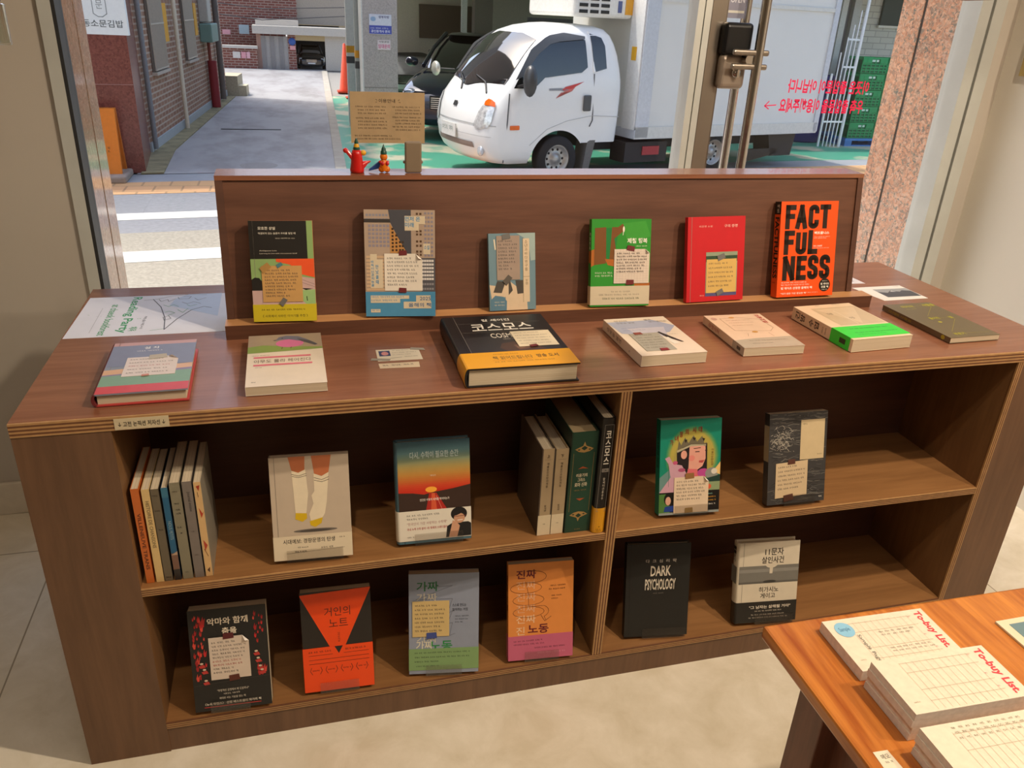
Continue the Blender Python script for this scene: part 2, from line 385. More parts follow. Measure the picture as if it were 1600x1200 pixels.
# granite piers outside the glass
GRAN = speckle('pink_granite', ['8a7a70', 'c9967a', 'dba88a', '7c8078', 'e4b698', 'cfb09c', 'bd8a70'], 130, .12)
GRAN2 = speckle('brown_granite', ['9c7f6c', 'b8957e', 'a67f68', 'c4a28a', '98826f'], 150, .08)
for nm, xa, xb, gm in (('granite_pier', -1.4, -.046, GRAN2), ('granite_pier', 2.43, 3.8, GRAN)):
    g = MB(); g.box(xa, 1.0, -.65, xb, 1.146, 2.6, gm); g.box(xa+.002, 1.146, -.65, xb-.002, 1.158, 2.6, mat('3c342e', .6)); g.box(xa, 1.158, -.65, xb, 1.26, 2.6, gm)
    S(nm, g)
S('building_above', MB().box(-6, 1.0, 2.6, 7, 1.6, 9, mat('8d8378', .9)).box(-6, 1.0, 2.35, 7, 1.26, 2.6, STEELB))
S('building_base', MB().box(-6, .99, -.65, 7, 1.2, 0, mat('8a7f74', .9)))
S('building_side', MB().box(-6, 1.0, 0, -1.4, 1.26, 2.6, GRAN2).box(3.8, 1.0, 0, 7, 1.26, 2.6, GRAN))
S('roof_slab', MB().box(-6, -4.7, 2.75, 7, 1.0, 2.9, WALL))

# ------------------------------------------------------------ cabinet
H = .736; XR = 2.06; D = .654; Y0 = 0.0
def ply(mb, x0, x1, z0, z1, y, vertical=False, n=7):
    for i in range(n):
        mm = PLYL if i % 2 == 0 else PLYD
        if vertical: mb.box(x0+(x1-x0)*i/n, y, z0, x0+(x1-x0)*(i+1)/n, y+.004, z1, mm)
        else: mb.box(x0, y, z0+(z1-z0)*i/n, x1, y+.004, z0+(z1-z0)*(i+1)/n, mm)
cab = tag(empty('bookcase', (0, 0, 0)), 'long low brown plywood display bookcase in front of the shop window', 'bookcase')
m_ = MB(); m_.box(0, .004, .712, XR, D, H, TOPW); ply(m_, 0, XR, .712, H-.0004, 0, n=7)
m_.build('top_panel', cab)
for xa, xb, e in ((0, .142, 1), (1.922, XR, -1)):
    m_ = MB(); m_.box(xa, .0015, 0, xb, D-.001, .712, FRW, {5: INZ} if e > 0 else {4: INZ})
    if e < 0: ply(m_, xa-.001, xa+.012, .06, .712, .0008, True, 5)
    m_.build('side_panel', cab)
m_ = MB(); m_.box(1.0095, .004, .0745, 1.0305, .272, .712, INZ); ply(m_, 1.0095, 1.0305, .0745, .712, 0, True, 7); m_.build('divider', cab)
for x0, x1 in ((.142, 1.0095), (1.0305, 1.922)):
    m_ = MB(); m_.box(x0, .004, .3805, x1, .272, .3965, INW); ply(m_, x0, x1, .3805, .396, .001, n=7); m_.build('shelf', cab)
m_ = MB(); m_.box(.142, .004, .060, 1.922, .272, .0745, INW); ply(m_, .142, 1.922, .060, .074, .001, n=6); m_.build('shelf', cab)
MB().box(.142, .004, 0, 1.922, .272, .0599, FRW).build('plinth', cab)
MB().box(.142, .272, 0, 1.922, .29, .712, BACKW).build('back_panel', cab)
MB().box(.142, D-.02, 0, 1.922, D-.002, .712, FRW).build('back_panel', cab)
# tilted display board with ledge
st = tag(empty('display_rack', (0, 0, H)), 'tilted dark wood display board with a shallow ledge on top of the bookcase', 'display rack')
bx0, bx1 = .306, 1.732
m_ = MB(); z1 = 1.035-H
prof = [(.338, 0), (.392, z1), (.455, z1), (.455, 0)]
m_.prism([(bx0, y, z) for y, z in prof][::-1], (bx1-bx0, 0, 0), BRDW)
m_.build('board', st)
# thin edging around the board face
def bz(z): return .338+.054*z/z1
e_ = MB()
for xa, xb in ((bx0-.002, bx0+.012), (bx1-.012, bx1+.002)):
    e_.prism([(xa, bz(.03)-.004, .03), (xa, bz(.03)+.01, .03), (xa, bz(z1)+.01, z1), (xa, bz(z1)-.004, z1)], (xb-xa, 0, 0), BACKW)
e_.box(bx0-.002, .386, z1-.008, bx1+.002, .457, z1+.001, TOPW)
e_.build('edging', st)
m_ = MB(); m_.box(.3015, .303, 0, 1.7663, .342, .029, BRDW, {1: TRAYT}); m_.build('ledge', st)

# ------------------------------------------------------------ books
PAGE = mat('cdbb9c', .8, var=.1, scale=90)
def page_mat():
    m, t, b = nodes('paper_edges'); tc = t.nodes.new('ShaderNodeTexCoord'); mp = t.nodes.new('ShaderNodeMapping'); mp.inputs['Scale'].default_value = (1, 900, 1)
    n = t.nodes.new('ShaderNodeTexNoise'); n.inputs['Scale'].default_value = 1.4; n.inputs['Detail'].default_value = 2
    t.links.new(tc.outputs['Object'], mp.inputs[0]); t.links.new(mp.outputs[0], n.inputs['Vector'])
    r = t.nodes.new('ShaderNodeValToRGB'); r.color_ramp.elements[0].position = .3; r.color_ramp.elements[1].position = .7
    r.color_ramp.elements[0].color = lin('b3a184'); r.color_ramp.elements[1].color = lin('d9cbb0')
    t.links.new(n.outputs[0], r.inputs[0]); t.links.new(r.outputs[0], b.inputs['Base Color']); b.inputs['Roughness'].default_value = .85
    return m
PAGE = page_mat()
def note_part(root, w, h, spec, y=-.0009):
    """handwritten card taped on the cover; spec: box(x0,y0,x1,y1 of cover), rows, colours"""
    x0, y0, x1, y1 = spec['box']; col = spec.get('col', 'e6dccb'); cut = spec.get('cut', 0); ink = spec.get('ink', '4a4440')
    X0, X1, Z0, Z1 = x0*w, x1*w, h*(1-y1), h*(1-y0); W_, H_ = X1-X0, Z1-Z0
    m_ = MB(); sk_ = spec.get('skew', 0)*H_
    pts = [(X0, Z0), (X1, Z0+sk_), (X1, Z1-cut*H_+sk_), (X1-cut*W_*1.1, Z1+sk_*.7), (X0, Z1)] if cut else [(X0, Z0), (X1, Z0+sk_), (X1, Z1+sk_), (X0, Z1)]
    m_.prism([(a, y, b_) for a, b_ in pts], (0, .0005, 0), mat(col, .7, var=.04))
    A = Art(m_, (X0, y, Z1), (W_, 0, sk_), (0, 0, -H_), (0, -1, 0), seed=spec.get('seed', 3)); A.k = 1e-4
    rows = spec.get('rows', 8); hh = spec.get('hh', min(.0042, H_*.8/rows*.62))
    it = []
    if spec.get('grid'):
        it += [('l', 'c9b9a8', [(0, i/14), (1, i/14)], .0003) for i in range(1, 14)]+[('l', 'c9b9a8', [(i/12, 0), (i/12, 1)], .0003) for i in range(1, 12)]
    for i in range(rows):
        yy = .13+(spec.get('yend', .84)-.13)*i/max(1, rows-1)
        it.append(('h', spec.get('ink2', ink) if i in spec.get('hot', ()) else ink, .07, yy-.03, .95, hh, [.72, .92, .86, .96, .9, .6, .97, .8][i*3 % 8]))
    A.draw(it)
    o = m_.build('handwritten_note', root, label=spec.get('label'))
    if cut:  # curled corner
        c = MB(); cx, cz = X1-cut*W_*.55, Z1-cut*H_*.5+sk_
        c.add([(X1-cut*W_*1.1, y-.0002, Z1+sk_*.7), (cx-.1*cut*W_, y-.006, cz-.25*cut*H_), (X1, y-.0002, Z1-cut*H_+sk_)], [(0, 1, 2)], mat('f1e9dc', .7, var=.03)); c.build('curled_corner', o)
    for tx, ty, tw, tcol, rr in spec.get('tape', ()):
        tm = MB(); cx, cz = X0+tx*W_, Z1-ty*H_; a = rr; hw, hh_ = tw/2, tw*.32
        P = [(cx+math.cos(a)*p-math.sin(a)*q, y-.0009, cz+math.sin(a)*p+math.cos(a)*q) for p, q in ((-hw, -hh_), (hw, -hh_*.8), (hw*.9, hh_), (-hw*.95, hh_*.9))]
        tm.prism(P, (0, .0004, 0), mat(tcol, .5)); tm.build('tape', o)
    return o
def book(name, label, w, h, t_, cover, art=(), spine_col=None, spine_art=(), hard=False, band=None, note=None, back=None, back_art=(), group=None, pages=None, rough=.42, seed=5, round_=False):
    root = tag(empty(name), label, 'book', group)
    m_ = MB(); cm = mat(cover, rough, var=.03, scale=40); smt = mat(spine_col or cover, rough, var=.03, scale=40); bk = mat(back or cover, rough, var=.03, scale=40)
    e = .0024 if hard else .0006
    m_.box(0, 0, 0, w, e, h, cm); m_.box(0, t_-e, 0, w, t_, h, bk)
    if round_:
        n = 8; out = []; inn = []
        for i in range(n+1):
            a = PI*i/n; out.append((-math.sin(a)*.006, t_/2-math.cos(a)*t_/2)); inn.append((e-math.sin(a)*.004, t_/2-math.cos(a)*(t_/2-e)))
        pr = out+inn[::-1]
        for i in range(n):
            q = [out[i], out[i+1], inn[i+1], inn[i]]
            m_.prism([(x, y, 0) for x, y in q], (0, 0, h), smt)
    else: m_.box(0, e, 0, e, t_-e, h, smt)
    if hard: # hinge groove
        Art(m_, (0, 0, h), (w, 0, 0), (0, 0, -h), (0, -1, 0)).draw([('l', '1c1815' if cover < '55' else '8a8074', [(.065, 0), (.065, 1)], .0008)])
    A = Art(m_, (0, 0, h), (w, 0, 0), (0, 0, -h), (0, -1, 0), rough, seed); A.draw(art); top = A.k
    if spine_art:
        so = -.006 if round_ else 0
        Art(m_, (so, t_, h), (0, -t_, 0), (0, 0, -h), (-1, 0, 0), rough, seed).draw(spine_art)
    if back_art: Art(m_, (w, t_, h), (-w, 0, 0), (0, 0, -h), (0, 1, 0), rough, seed).draw(back_art)
    m_.build('cover', root)
    i_ = .004 if hard else .0005; pm = pages or PAGE
    MB().box(e+.0002, e+.0002, i_, w-i_, t_-e-.0002, h-i_, pm).build('page_block', root)
    if band:
        v0, v1, bc, bart = band[:4]; g = max(.0008, top+.0002); bb = MB(); z0, z1_ = h*(1-v1)+.0006, h*(1-v0); bm_ = mat(bc, .4, var=.02)
        xl = -.0066 if round_ else -g
        bb.box(xl if not round_ else 0, -g, z0, w+g*.5, -.0002, z1_, bm_); bb.box(0, t_+.0002, z0, w+g*.5, t_+g, z1_, bm_)
        if round_:
            for i in range(8):
                a, a2 = PI*i/8, PI*(i+1)/8
                q = [(-math.sin(x)*rr_, t_/2-math.cos(x)*(t_/2+ex)) for x, rr_, ex in ((a, .0068, g), (a2, .0068, g), (a2, .0062, .0002), (a, .0062, .0002))]
                bb.prism([(x, y, z0) for x, y in q], (0, 0, z1_-z0), bm_)
        else: bb.box(-g, -g, z0, -.0002, t_+g, z1_, bm_)
        AA = Art(bb, (0, -g, z1_), (w, 0, 0), (0, 0, -(z1_-z0)), (0, -1, 0), .4, seed+1); AA.k = 1e-4; AA.draw(bart); top = max(top, g+AA.k)
        if len(band) > 4:
            AA = Art(bb, (xl-.0004, t_, z1_), (0, -t_, 0), (0, 0, -(z1_-z0)), (-1, 0, 0), .4, seed+1); AA.k = 1e-4; AA.draw(band[4])
        bb.build('paper_band', root)
    if note: note_part(root, w, h, note, -top-.0007)
    return root
def stand(o, x, y, z, rz, lean, t_):
    o.location = (x, y, z+t_*math.sin(lean)+.0004); o.rotation_mode = 'XYZ'; o.rotation_euler = (-lean, 0, rz); return o
def lay(o, x, y, rz, t_, z=None):
    o.location = (x, y, (H if z is None else z)+t_+.0014); o.rotation_euler = (-PI/2, 0, rz); return o
TRAYZ = .765
RB = '6e2426'

# ---- books leaning on the display board
TR = 'books leaning on the tilted display board'
G_ = '6d6a66'
o = book('book', 'black, green and orange book with yellow band and kraft note, first on the ledge', .1185, .194, .017, '8fae6c',
 [('r', '23201c', 0, 0, .905, .372), ('p', 'ee5a2a', [(.40, .372), (1, .372), (1, .56), (.78, .525), (.62, .43), (.40, .40)]),
  ('p', 'c9a9a2', [(0, .68), (.2, .68), (.5, .6), (.78, .55), (1, .57), (1, .83), (0, .83)]), ('p', '23201c', [(0, .575), (.05, .555), (.12, .56), (.17, .60), (.17, .685), (0, .685)]),
  ('p', '9bc07c', [(.60, .69), (1, .68), (1, .83), (.86, .83)]), ('p', '1c1a18', [(.78, .665), (.97, .672), (.85, .685)]), ('l', '1c1a18', [(.86, .75), (.865, .79)], .0015),
  ('l', '4a4440', [(.8, .58), (1, .63)], .0004), ('l', '4a4440', [(.8, .61), (1, .655)], .0004),
  ('t', 'f1ead8', '모호한 상실', .145, .058, .415, .088, .01), ('t', 'f1ead8', '해결되지 않는 슬픔이 우리를 덮칠 때', .145, .112, .73, .132),
  ('h', 'd8cfbb', .41, .165, .73, .0024), ('t', 'd8cfbb', 'Ambiguous Loss', .15, .285, .42, .30), ('t', 'd8cfbb', 'Learning to Live with Unresolved Grief', .15, .313, .74, .327)],
 hard=True, back='c87858', band=(.825, 1, 'cdb927', [('h', '2a2414', .13, .26, .86, .0036), ('t', '2a2414', '《 사회에서 사라진 이야기들 추천 》', .14, .60, .86, .76)]),
 note=dict(box=(.165, .44, .80, .80), col='c79a5a', rows=9, cut=0, tape=[(.45, -.02, .012, '4f7f86', .5), (.5, 1.0, .016, G_, .9), (.1, .05, .02, 'b08648', .6)]), group=TR)
stand(o, .3563, .3075, TRAYZ, -.069, .22, .017)
o = book('book', 'blue and beige book with building windows and 2025 on its cover, on the ledge', .1396, .2115, .018, 'b09a86',
 [('d', '8d8c96', .02, .03, .34, .11, 7, 2, .0045), ('r', '3a3431', 0, .085, .40, .118), ('p', '4a4a50', [(.34, 0), (.66, 0), (.66, .42), (.60, .42), (.37, .12)]),
  ('d', '8f8893', .05, .13, .36, .35, 6, 6, .005), ('p', 'c08a4c', [(.36, .125), (.60, .40), (.36, .40)]), ('d', '43301f', .375, .16, .42, .39, 1, 7, .0042), ('d', '43301f', .43, .22, .47, .39, 1, 5, .0042), ('d', '43301f', .48, .28, .56, .39, 2, 3, .0042),
  ('d', '5f4630', .72, .01, .82, .06, 2, 1, .0042), ('d', '5f4630', .72, .18, .82, .24, 2, 2, .0042), ('d', '5f4630', .72, .27, .82, .35, 2, 2, .0042), ('d', '5f4630', .72, .37, .82, .43, 2, 2, .0042),
  ('d', '8f8893', .84, .01, .98, .44, 3, 11, .0042), ('r', '57565b', .80, .445, 1, .765), ('d', 'd9d4cf', .80, .455, .98, .66, 5, 6, .0045), ('d', '8d8a8c', .80, .67, .98, .76, 5, 2, .004),
  ('d', 'd0b08c', .02, .42, .28, .76, 8, 10, .005), ('r', '4d8fb4', 0, .765, 1, 1),
  ('r', 'd6c6a8', .57, .055, .86, .13), ('r', 'd6c6a8', .57, .13, .77, .19), ('t', '2d86b4', '먼저 온', .575, .06, .79, .105, .02), ('t', '2d86b4', '미래', .575, .115, .70, .16, .02),
  ('r', 'd6c6a8', .83, .31, .93, .41), ('t', '2d86b4', '소설', .84, .325, .92, .365, .01),
  ('r', 'd6c6a8', .075, .41, .17, .73), ('r', 'd6c6a8', .17, .46, .25, .73), ('tv', '2d86b4', '바둑이인공지능을', .085, .47, .125, .72, .015), ('tv', '2d86b4', '만났을때', .15, .51, .19, .70, .015),
  ('r', 'd6c6a8', .07, .80, .62, .832), ('r', 'd6c6a8', .07, .832, .49, .87), ('h', '2d86b4', .08, .804, .60, .004), ('h', '2d86b4', .08, .838, .47, .004),
  ('r', 'd6c6a8', .72, .80, .93, .86), ('r', 'd6c6a8', .54, .86, .94, .925), ('t', '2d5f8c', '2025', .775, .812, .93, .848, .01), ('t', '2d5f8c', '올해의 책', .61, .872, .935, .912, .015),
  ('r', 'd6c6a8', .07, .93, .205, .962), ('h', '2d86b4', .085, .935, .20, .0034)],
 spine_col='3a3431', note=dict(box=(.275, .405, .815, .755), rows=8, cut=.16, tape=[(.49, -.02, .016, RB, .0), (.47, .985, .016, RB, -.1)]), group=TR)
stand(o, .5724, .310, TRAYZ, -.115, .22, .018)
o = book('book', 'small slim grey-blue book under a grey handwritten sheet, on the ledge', .1011, .160, .010, '6f8c96',
 [('p', '9fb2ac', [(.6, 0), (1, .0), (1, .35), (.9, .36), (.85, .1)]), ('p', 'd9c0a0', [(0, .66), (.2, .68), (.4, .60), (.72, .76), (.8, .8), (.82, 1), (.36, 1), (.34, .82), (.05, .88)]), ('p', '5b7f92', [(.02, .86), (.12, .8), (.3, .82), (.37, .88), (.36, 1), (.02, 1)]),
  ('p', '4d4740', [(.17, .61), (.35, .62), (.26, .77), (.08, .76)]), ('p', '4d4740', [(.56, .61), (.74, .61), (.79, .78), (.60, .79)]), ('p', '4d4740', [(.41, .62), (.45, .62), (.50, .74), (.41, .80)]),
  ('r', 'd8c2a2', .73, .07, .87, .90), ('tv', '6b5a3c', '소년과바다와구름', .77, .09, .83, .50), ('l', '6b5a3c', [(.73, .565), (.87, .565)], .0006), ('l', '6b5a3c', [(.73, .07), (.73, .9)], .0006), ('tv', '6b5a3c', '장편', .78, .60, .83, .68),
  ('l', 'e0d3b8', [(.12, .08), (.14, .2)], .003), ('h', 'e0d3b8', .10, .88, .32, .003), ('h', 'e0d3b8', .10, .92, .32, .003)],
 note=dict(box=(.165, .03, .66, .60), col='a08c7c', rows=9, skew=0, yend=.76, tape=[(.42, .02, .018, G_, .1), (.45, 1.0, .02, '5d554c', .8)]), group=TR)
stand(o, .83, .3115, TRAYZ, .0115, .24, .010)
o = book('book', 'green book with brown tree trunks, white paper band and grid paper note, on the ledge', .1338, .186, .017, '2f8f2c',
 [('p', '1f7a3a', [(.2, .1), (.45, .1), (.38, .5), (.25, .5)]), ('p', '3d9a34', [(.5, .05), (.9, .02), (1, .2), (.6, .25)]), ('p', '7a4c22', [(.055, .10), (.24, .09), (.25, .5), (.05, .52)]),
  ('p', '7a4c22', [(.34, .09), (.44, .09), (.52, .05), (.56, .12), (.45, .18), (.38, .22), (.45, .5), (.30, .52)]), ('p', 'b06426', [(.0, .35), (.05, .34), (.05, .52), (0, .54)]), ('p', 'b06426', [(.23, .45), (.42, .46), (.4, .54), (.28, .52)]),
  ('r', 'b06426', .74, .73, 1, .80), ('e', 'efe9d8', .535, .115, .016, .034), ('l', 'efe9d8', [(.53, .14), (.525, .18)], .0012), ('p', 'cfe3a4', [(.62, .34), (.84, .36), (.97, .405), (.8, .375)]),
  ('t', 'f4efdf', '제철 행복', .60, .215, .94, .275, .02), ('h', 'dfe8c8', .75, .30, .94, .003), ('h', 'dfe8c8', .07, .60, .40, .004), ('h', 'dfe8c8', .07, .635, .40, .004)],
 spine_art=[('tv', 'f4efdf', '제철행복', .25, .15, .75, .36, .02), ('r', 'b06426', .1, .36, .9, .5)],
 band=(.765, .985, 'cfc0a4', [('h', '8b8072', .35, .26, .70, .0035), ('h', '8b8072', .14, .42, .90, .0038), ('h', '4a5a46', .20, .62, .84, .0045, .98)]),
 note=dict(box=(.385, .34, .985, .735), col='d9c9b8', rows=7, yend=.66, grid=1, cut=.12, tape=[(.46, -.02, .018, RB, -.25), (.46, .97, .018, RB, -.05)]), group=TR)
stand(o, 1.0514, .306, TRAYZ, -.055, .22, .017)
o = book('book', 'plain red hardcover with a yellow note, between the green and orange books', .144, .187, .013, 'c41a22',
 [('t', 'f0b8a8', '최진영 소설', .19, .10, .42, .122), ('t', 'f6cfc0', '구의 증명', .63, .093, .86, .128), ('r', '8f9a80', .325, .415, .88, .93), ('r', '2e4a34', .325, .46, .88, .53), ('r', '56527c', .325, .90, .88, .94), ('h', 'f0c0b0', .23, .92, .31, .003)],
 hard=True, note=dict(box=(.335, .50, .865, .90), col='d1ab5e', rows=6, yend=.8, tape=[(.48, -.06, .02, G_, .3), (.46, .99, .018, G_, .4)]), group=TR)
stand(o, 1.2801, .306, TRAYZ, .04, .23, .013)
OR = 'f0520a'
FA = [('L', '241407', c, x0+.040, y0+.027, x1-.040, y1-.027, .0117) for c, x0, y0, x1, y1 in (
 ('F', .08, .035, .262, .285), ('A', .258, .035, .465, .285), ('C', .482, .035, .668, .285), ('T', .68, .035, .872, .285),
 ('F', .08, .30, .262, .552), ('U', .285, .30, .475, .552), ('L', .50, .30, .675, .552), ('N', .08, .567, .295, .825), ('E', .322, .567, .50, .825), ('S', .52, .56, .71, .822), ('S', .73, .56, .92, .822))]
o = book('book', 'thick orange book with huge black letters FACTFULNESS, far right on the ledge', .149, .216, .024, OR,
 FA+[('t', 'f8efe2', '팩트풀니스', .60, .315, .865, .345, .025), ('h', 'f8d9c0', .60, .365, .90, .0024), ('h', 'f8d9c0', .60, .38, .84, .0024), ('t', 'f8efe2', '한스 로슬링', .60, .458, .75, .475, .01), ('h', 'f8d9c0', .60, .485, .89, .0022),
  ('h', 'f8efe2', .07, .84, .54, .003), ('h', 'f8efe2', .07, .865, .60, .003), ('t', 'fff6ea', '빌 게이츠 선정한 올해의 책', .07, .893, .62, .92, .02), ('t', 'fff6ea', '"내가 읽은 가장 중요한 책"', .07, .953, .53, .973, .01), ('h', 'f8d9c0', .55, .955, .74, .0024),
  ('e', '231a12', .845, .885, .10, .07), ('t', 'f6efe0', '빌 게이츠', .775, .862, .925, .885, .02), ('t', 'f6efe0', '선물 책', .785, .895, .915, .918, .02), ('h', 'f6efe0', .80, .838, .90, .0022), ('h', 'f6efe0', .80, .93, .90, .0022)],
 spine_art=[('r', '1d140c', 0, 0, 1, .13), ('tv', 'f4e6d2', '팩트', .35, .03, .75, .12), ('t', '1d140c', 'FACTFULNESS', .14, .16, .82, .80, .035, 1), ('h', '1d140c', .2, .84, .8, .003)], group=TR)
stand(o, 1.5074, .3055, TRAYZ, .004, .225, .024)

# ---- books lying on the bookcase
LY = 'books lying flat on the bookcase'
o = book('book', 'grey-blue, green and red banded hardcover with a taped note, lying near the poster', .1398, .218, .0215, '8791a2',
 [('r', 'c49a98', 0, 0, 1, .07), ('r', '8087a0', 0, .07, 1, .5), ('p', 'd8ad8a', [(0, .565), (1, .50), (1, .59), (0, .66)]), ('p', '8d7fa0', [(0, .66), (1, .59), (1, .63), (0, .68)]), ('p', '7fa48c', [(0, .68), (1, .63), (1, .86), (0, .87)]), ('p', 'cf4a50', [(0, .87), (1, .86), (1, 1), (0, 1)]),
  ('t', 'f4f1ee', '설 자', .38, .11, .56, .16, .01), ('h', 'f4f1ee', .30, .19, .62, .004)],
 spine_col='6b2a2c', hard=True, round_=True, back='b8403e', note=dict(box=(.22, .34, .82, .71), col='ded3d0', rows=5, hot=(2,), ink2='b03a48', cut=.18, tape=[(.6, .02, .03, 'b8ae9c', .1), (.45, 1.0, .012, 'c98a7a', .1)], seed=8))
lay(o, .1181, .0376, .019, .0215)
o = book('book', 'white paperback with a pink-bellied bird and two pink lines, lying on the top', .1341, .2318, .0165, 'e9dccb',
 [('r', 'a89684', 0, 0, 1, .30), ('p', '9aac74', [(0, .30), (1, .30), (1, .34), (.6, .36), (0, .38)]), ('p', '86a058', [(0, .25), (.2, .22), (.5, .26), (1, .31), (1, .335), (0, .375)]),
  ('e', 'd873a8', .56, .20, .19, .085), ('p', '6c6f88', [(.36, .14), (.41, .06), (.52, .03), (.68, .055), (.80, .13), (.93, .235), (.90, .26), (.74, .17), (.55, .115), (.43, .12)]), ('p', '4a4a5c', [(.66, .10), (.82, .15), (.94, .25), (.90, .265), (.72, .17)]), ('e', '23222a', .46, .085, .012, .008), ('p', '504a52', [(.36, .14), (.33, .125), (.38, .11)]),
  ('l', '5a3c30', [(.46, .28), (.45, .315)], .0015), ('l', '5a3c30', [(.58, .28), (.57, .31)], .0015),
  ('r', 'e2778c', .085, .455, .83, .485), ('r', 'e2778c', .085, .605, .84, .635), ('t', '7a6a64', '아무도 몰라 헤어진다', .09, .515, .83, .58), ('h', '6a5c56', .06, .425, .30, .0026), ('h', '6a5c56', .11, .66, .20, .0026), ('h', '4a4440', .07, .92, .16, .004)],
 seed=9, back='e9dccb')
lay(o, .3465, .0398, .004, .0165)
o = book('book', 'very thick black hardcover with a yellow band, lying flat on the bookcase', .206, .259, .036, '17161a',
 [('p', '2c2a2c', [(.1, .45), (.9, .4), (.95, .75), (.1, .75)]), ('p', '4a342c', [(.42, .58), (.6, .54), (.72, .6), (.8, .72), (.45, .74), (.38, .66)]), ('p', '6b4a3c', [(.52, .62), (.62, .60), (.7, .68), (.55, .71)]), ('e', '8c6a54', .58, .66, .04, .02),
  ('l', '8d8780', [(.10, 0), (.10, .76)], .0006), ('l', '8d8780', [(.10, .16), (.93, .16)], .0005), ('l', '8d8780', [(.10, .345), (.93, .345)], .0005),
  ('t', 'e9e4da', '칼 세이건', .36, .075, .64, .125, .02), ('t', 'f4efe4', '코스모스', .22, .175, .82, .315, .012), ('t', 'd8cfc0', 'COSMOS', .36, .38, .66, .47, .012), ('h', 'd8cfc0', .46, .49, .60, .004)],
 hard=True, round_=True, note=dict(box=(.56, .37, .94, .665), col='e3d4b6', rows=5, hh=.0035, tape=[(.36, .99, .016, RB, .2)], seed=12),
 band=(.735, 1, 'e8a416', [('t', '7a5a1c', '책 읽어드립니다', .26, .30, .62, .52, .015), ('t', '4a3a1c', '방송 도서', .66, .28, .86, .50, .02), ('h', '8a6a2c', .26, .64, .84, .0045), ('h', '8a6a2c', .28, .14, .52, .004), ('l', 'b04a1c', [(.25, .57), (.60, .57)], .0006)]))
lay(o, .7196, .0105, -.006, .036)
# black ribbon marker hole mark on the page block
o = book('book', 'white paperback with blue sky, small black bird and grey note, lying flat', .1383, .1999, .022, 'e4d3bf',
 [('p', 'a9aec4', [(.0, .10), (.75, .09), (1, .28), (.80, .45), (.45, .5), (.05, .42)]), ('p', 'c4c0cc', [(.2, .3), (.8, .3), (.7, .55), (.3, .55)]), ('t', '6a605c', '당신의', .13, .06, .33, .10), ('t', '6a605c', '창문을 열면', .13, .12, .42, .16), ('t', '6a605c', '별은', .62, .06, .74, .10), ('t', '6a605c', '보이겠지요', .66, .12, .95, .16),
  ('h', '5a62a8', .12, .28, .40, .0034), ('h', '5a62a8', .12, .34, .52, .0034), ('p', '34302e', [(.60, .44), (.64, .42), (.68, .48), (.76, .60), (.84, .72), (.80, .72), (.66, .58)]), ('p', 'e9e2d4', [(.60, .58), (.68, .58), (.76, .74), (.66, .76)]), ('h', '6a605c', .66, .50, .9, .0026)],
 note=dict(box=(.14, .45, .60, .90), col='a8a294', rows=6, seed=4, tape=[(.3, .02, .018, '8a3f34', 0), (.6, .97, .018, '8a3034', 0)]), spine_art=[('h', '5a5048', .3, .2, .7, .006), ('t', '5a5048', '창문을 열면', .3, .12, .7, .5, 0, 1), ('h', '5a5048', .3, .7, .7, .006)])
lay(o, 1.0655, .0512, .015, .022)
o = book('book', 'pale pink paperback with thin drawing and red vertical title, lying flat', .1352, .187, .0175, 'e6c9ae',
 [('p', 'b9ac98', [(0, .78), (.4, .74), (1, .72), (1, 1), (0, 1)]), ('l', '9a7a5c', [(.2, .12), (.2, .5), (.78, .55), (.9, .45), (.86, .18), (.5, .10), (.2, .12)], .0007), ('h', 'b09078', .26, .18, .70, .003), ('h', 'b09078', .26, .26, .74, .003), ('h', 'b09078', .26, .34, .66, .003),
  ('e', 'd09a50', .42, .10, .05, .022), ('e', 'd09a50', .5, .56, .05, .025), ('l', '9a7a5c', [(.35, .6), (.3, .68)], .0007), ('l', '9a7a5c', [(.7, .6), (.72, .7)], .0007), ('tv', 'c04a48', '감정식탁', .86, .03, .94, .32, .02), ('h', '6a6058', .22, .80, .9, .0034), ('h', '6a6058', .22, .88, .6, .0034), ('e', 'caa090', .1, .12, .05, .04)],
 spine_art=[('t', 'a8403c', '감정식탁', .25, .15, .75, .42, .01, 1), ('r', 'b9ac98', 0, .74, 1, 1), ('r', '4a4440', .3, .84, .7, .92)])
lay(o, 1.2936, .0679, -.03, .0175)
o = book('book', 'thick cream paperback with a bright green band, lying in front of the ledge end', .15, .2044, .0275, 'e6cfae',
 [('r', 'cdb896', .2, .1, .98, .62), ('p', 'd8c3a2', [(.25, .15), (.95, .12), (.6, .6)]), ('t', '6a5c4c', '긴밤', .30, .26, .40, .31, .01), ('t', '6a5c4c', '수업', .54, .41, .62, .46, .01), ('h', '6a5c4c', .35, .02, .45, .003), ('h', '6a5c4c', .66, .01, .84, .003), ('l', 'efe0c8', [(.5, .2), (.52, .6)], .0012)],
 spine_art=[('tv', '2c2824', '긴밤', .2, .06, .8, .24, .02), ('tv', '2c2824', '수업', .2, .30, .8, .48, .02), ('h', '5a5048', .2, .52, .8, .004), ('h', '5a5048', .2, .57, .8, .004)],
 band=(.66, .96, '35d63a', [('h', '1a7a28', .22, .22, .9, .005), ('h', '1a5a28', .2, .58, .95, .0042), ('h', '1a7a28', .2, .76, .7, .003)], [('r', '1c3a1c', .3, .5, .7, .8)]))
lay(o, 1.5325, .0527, .045, .0275)
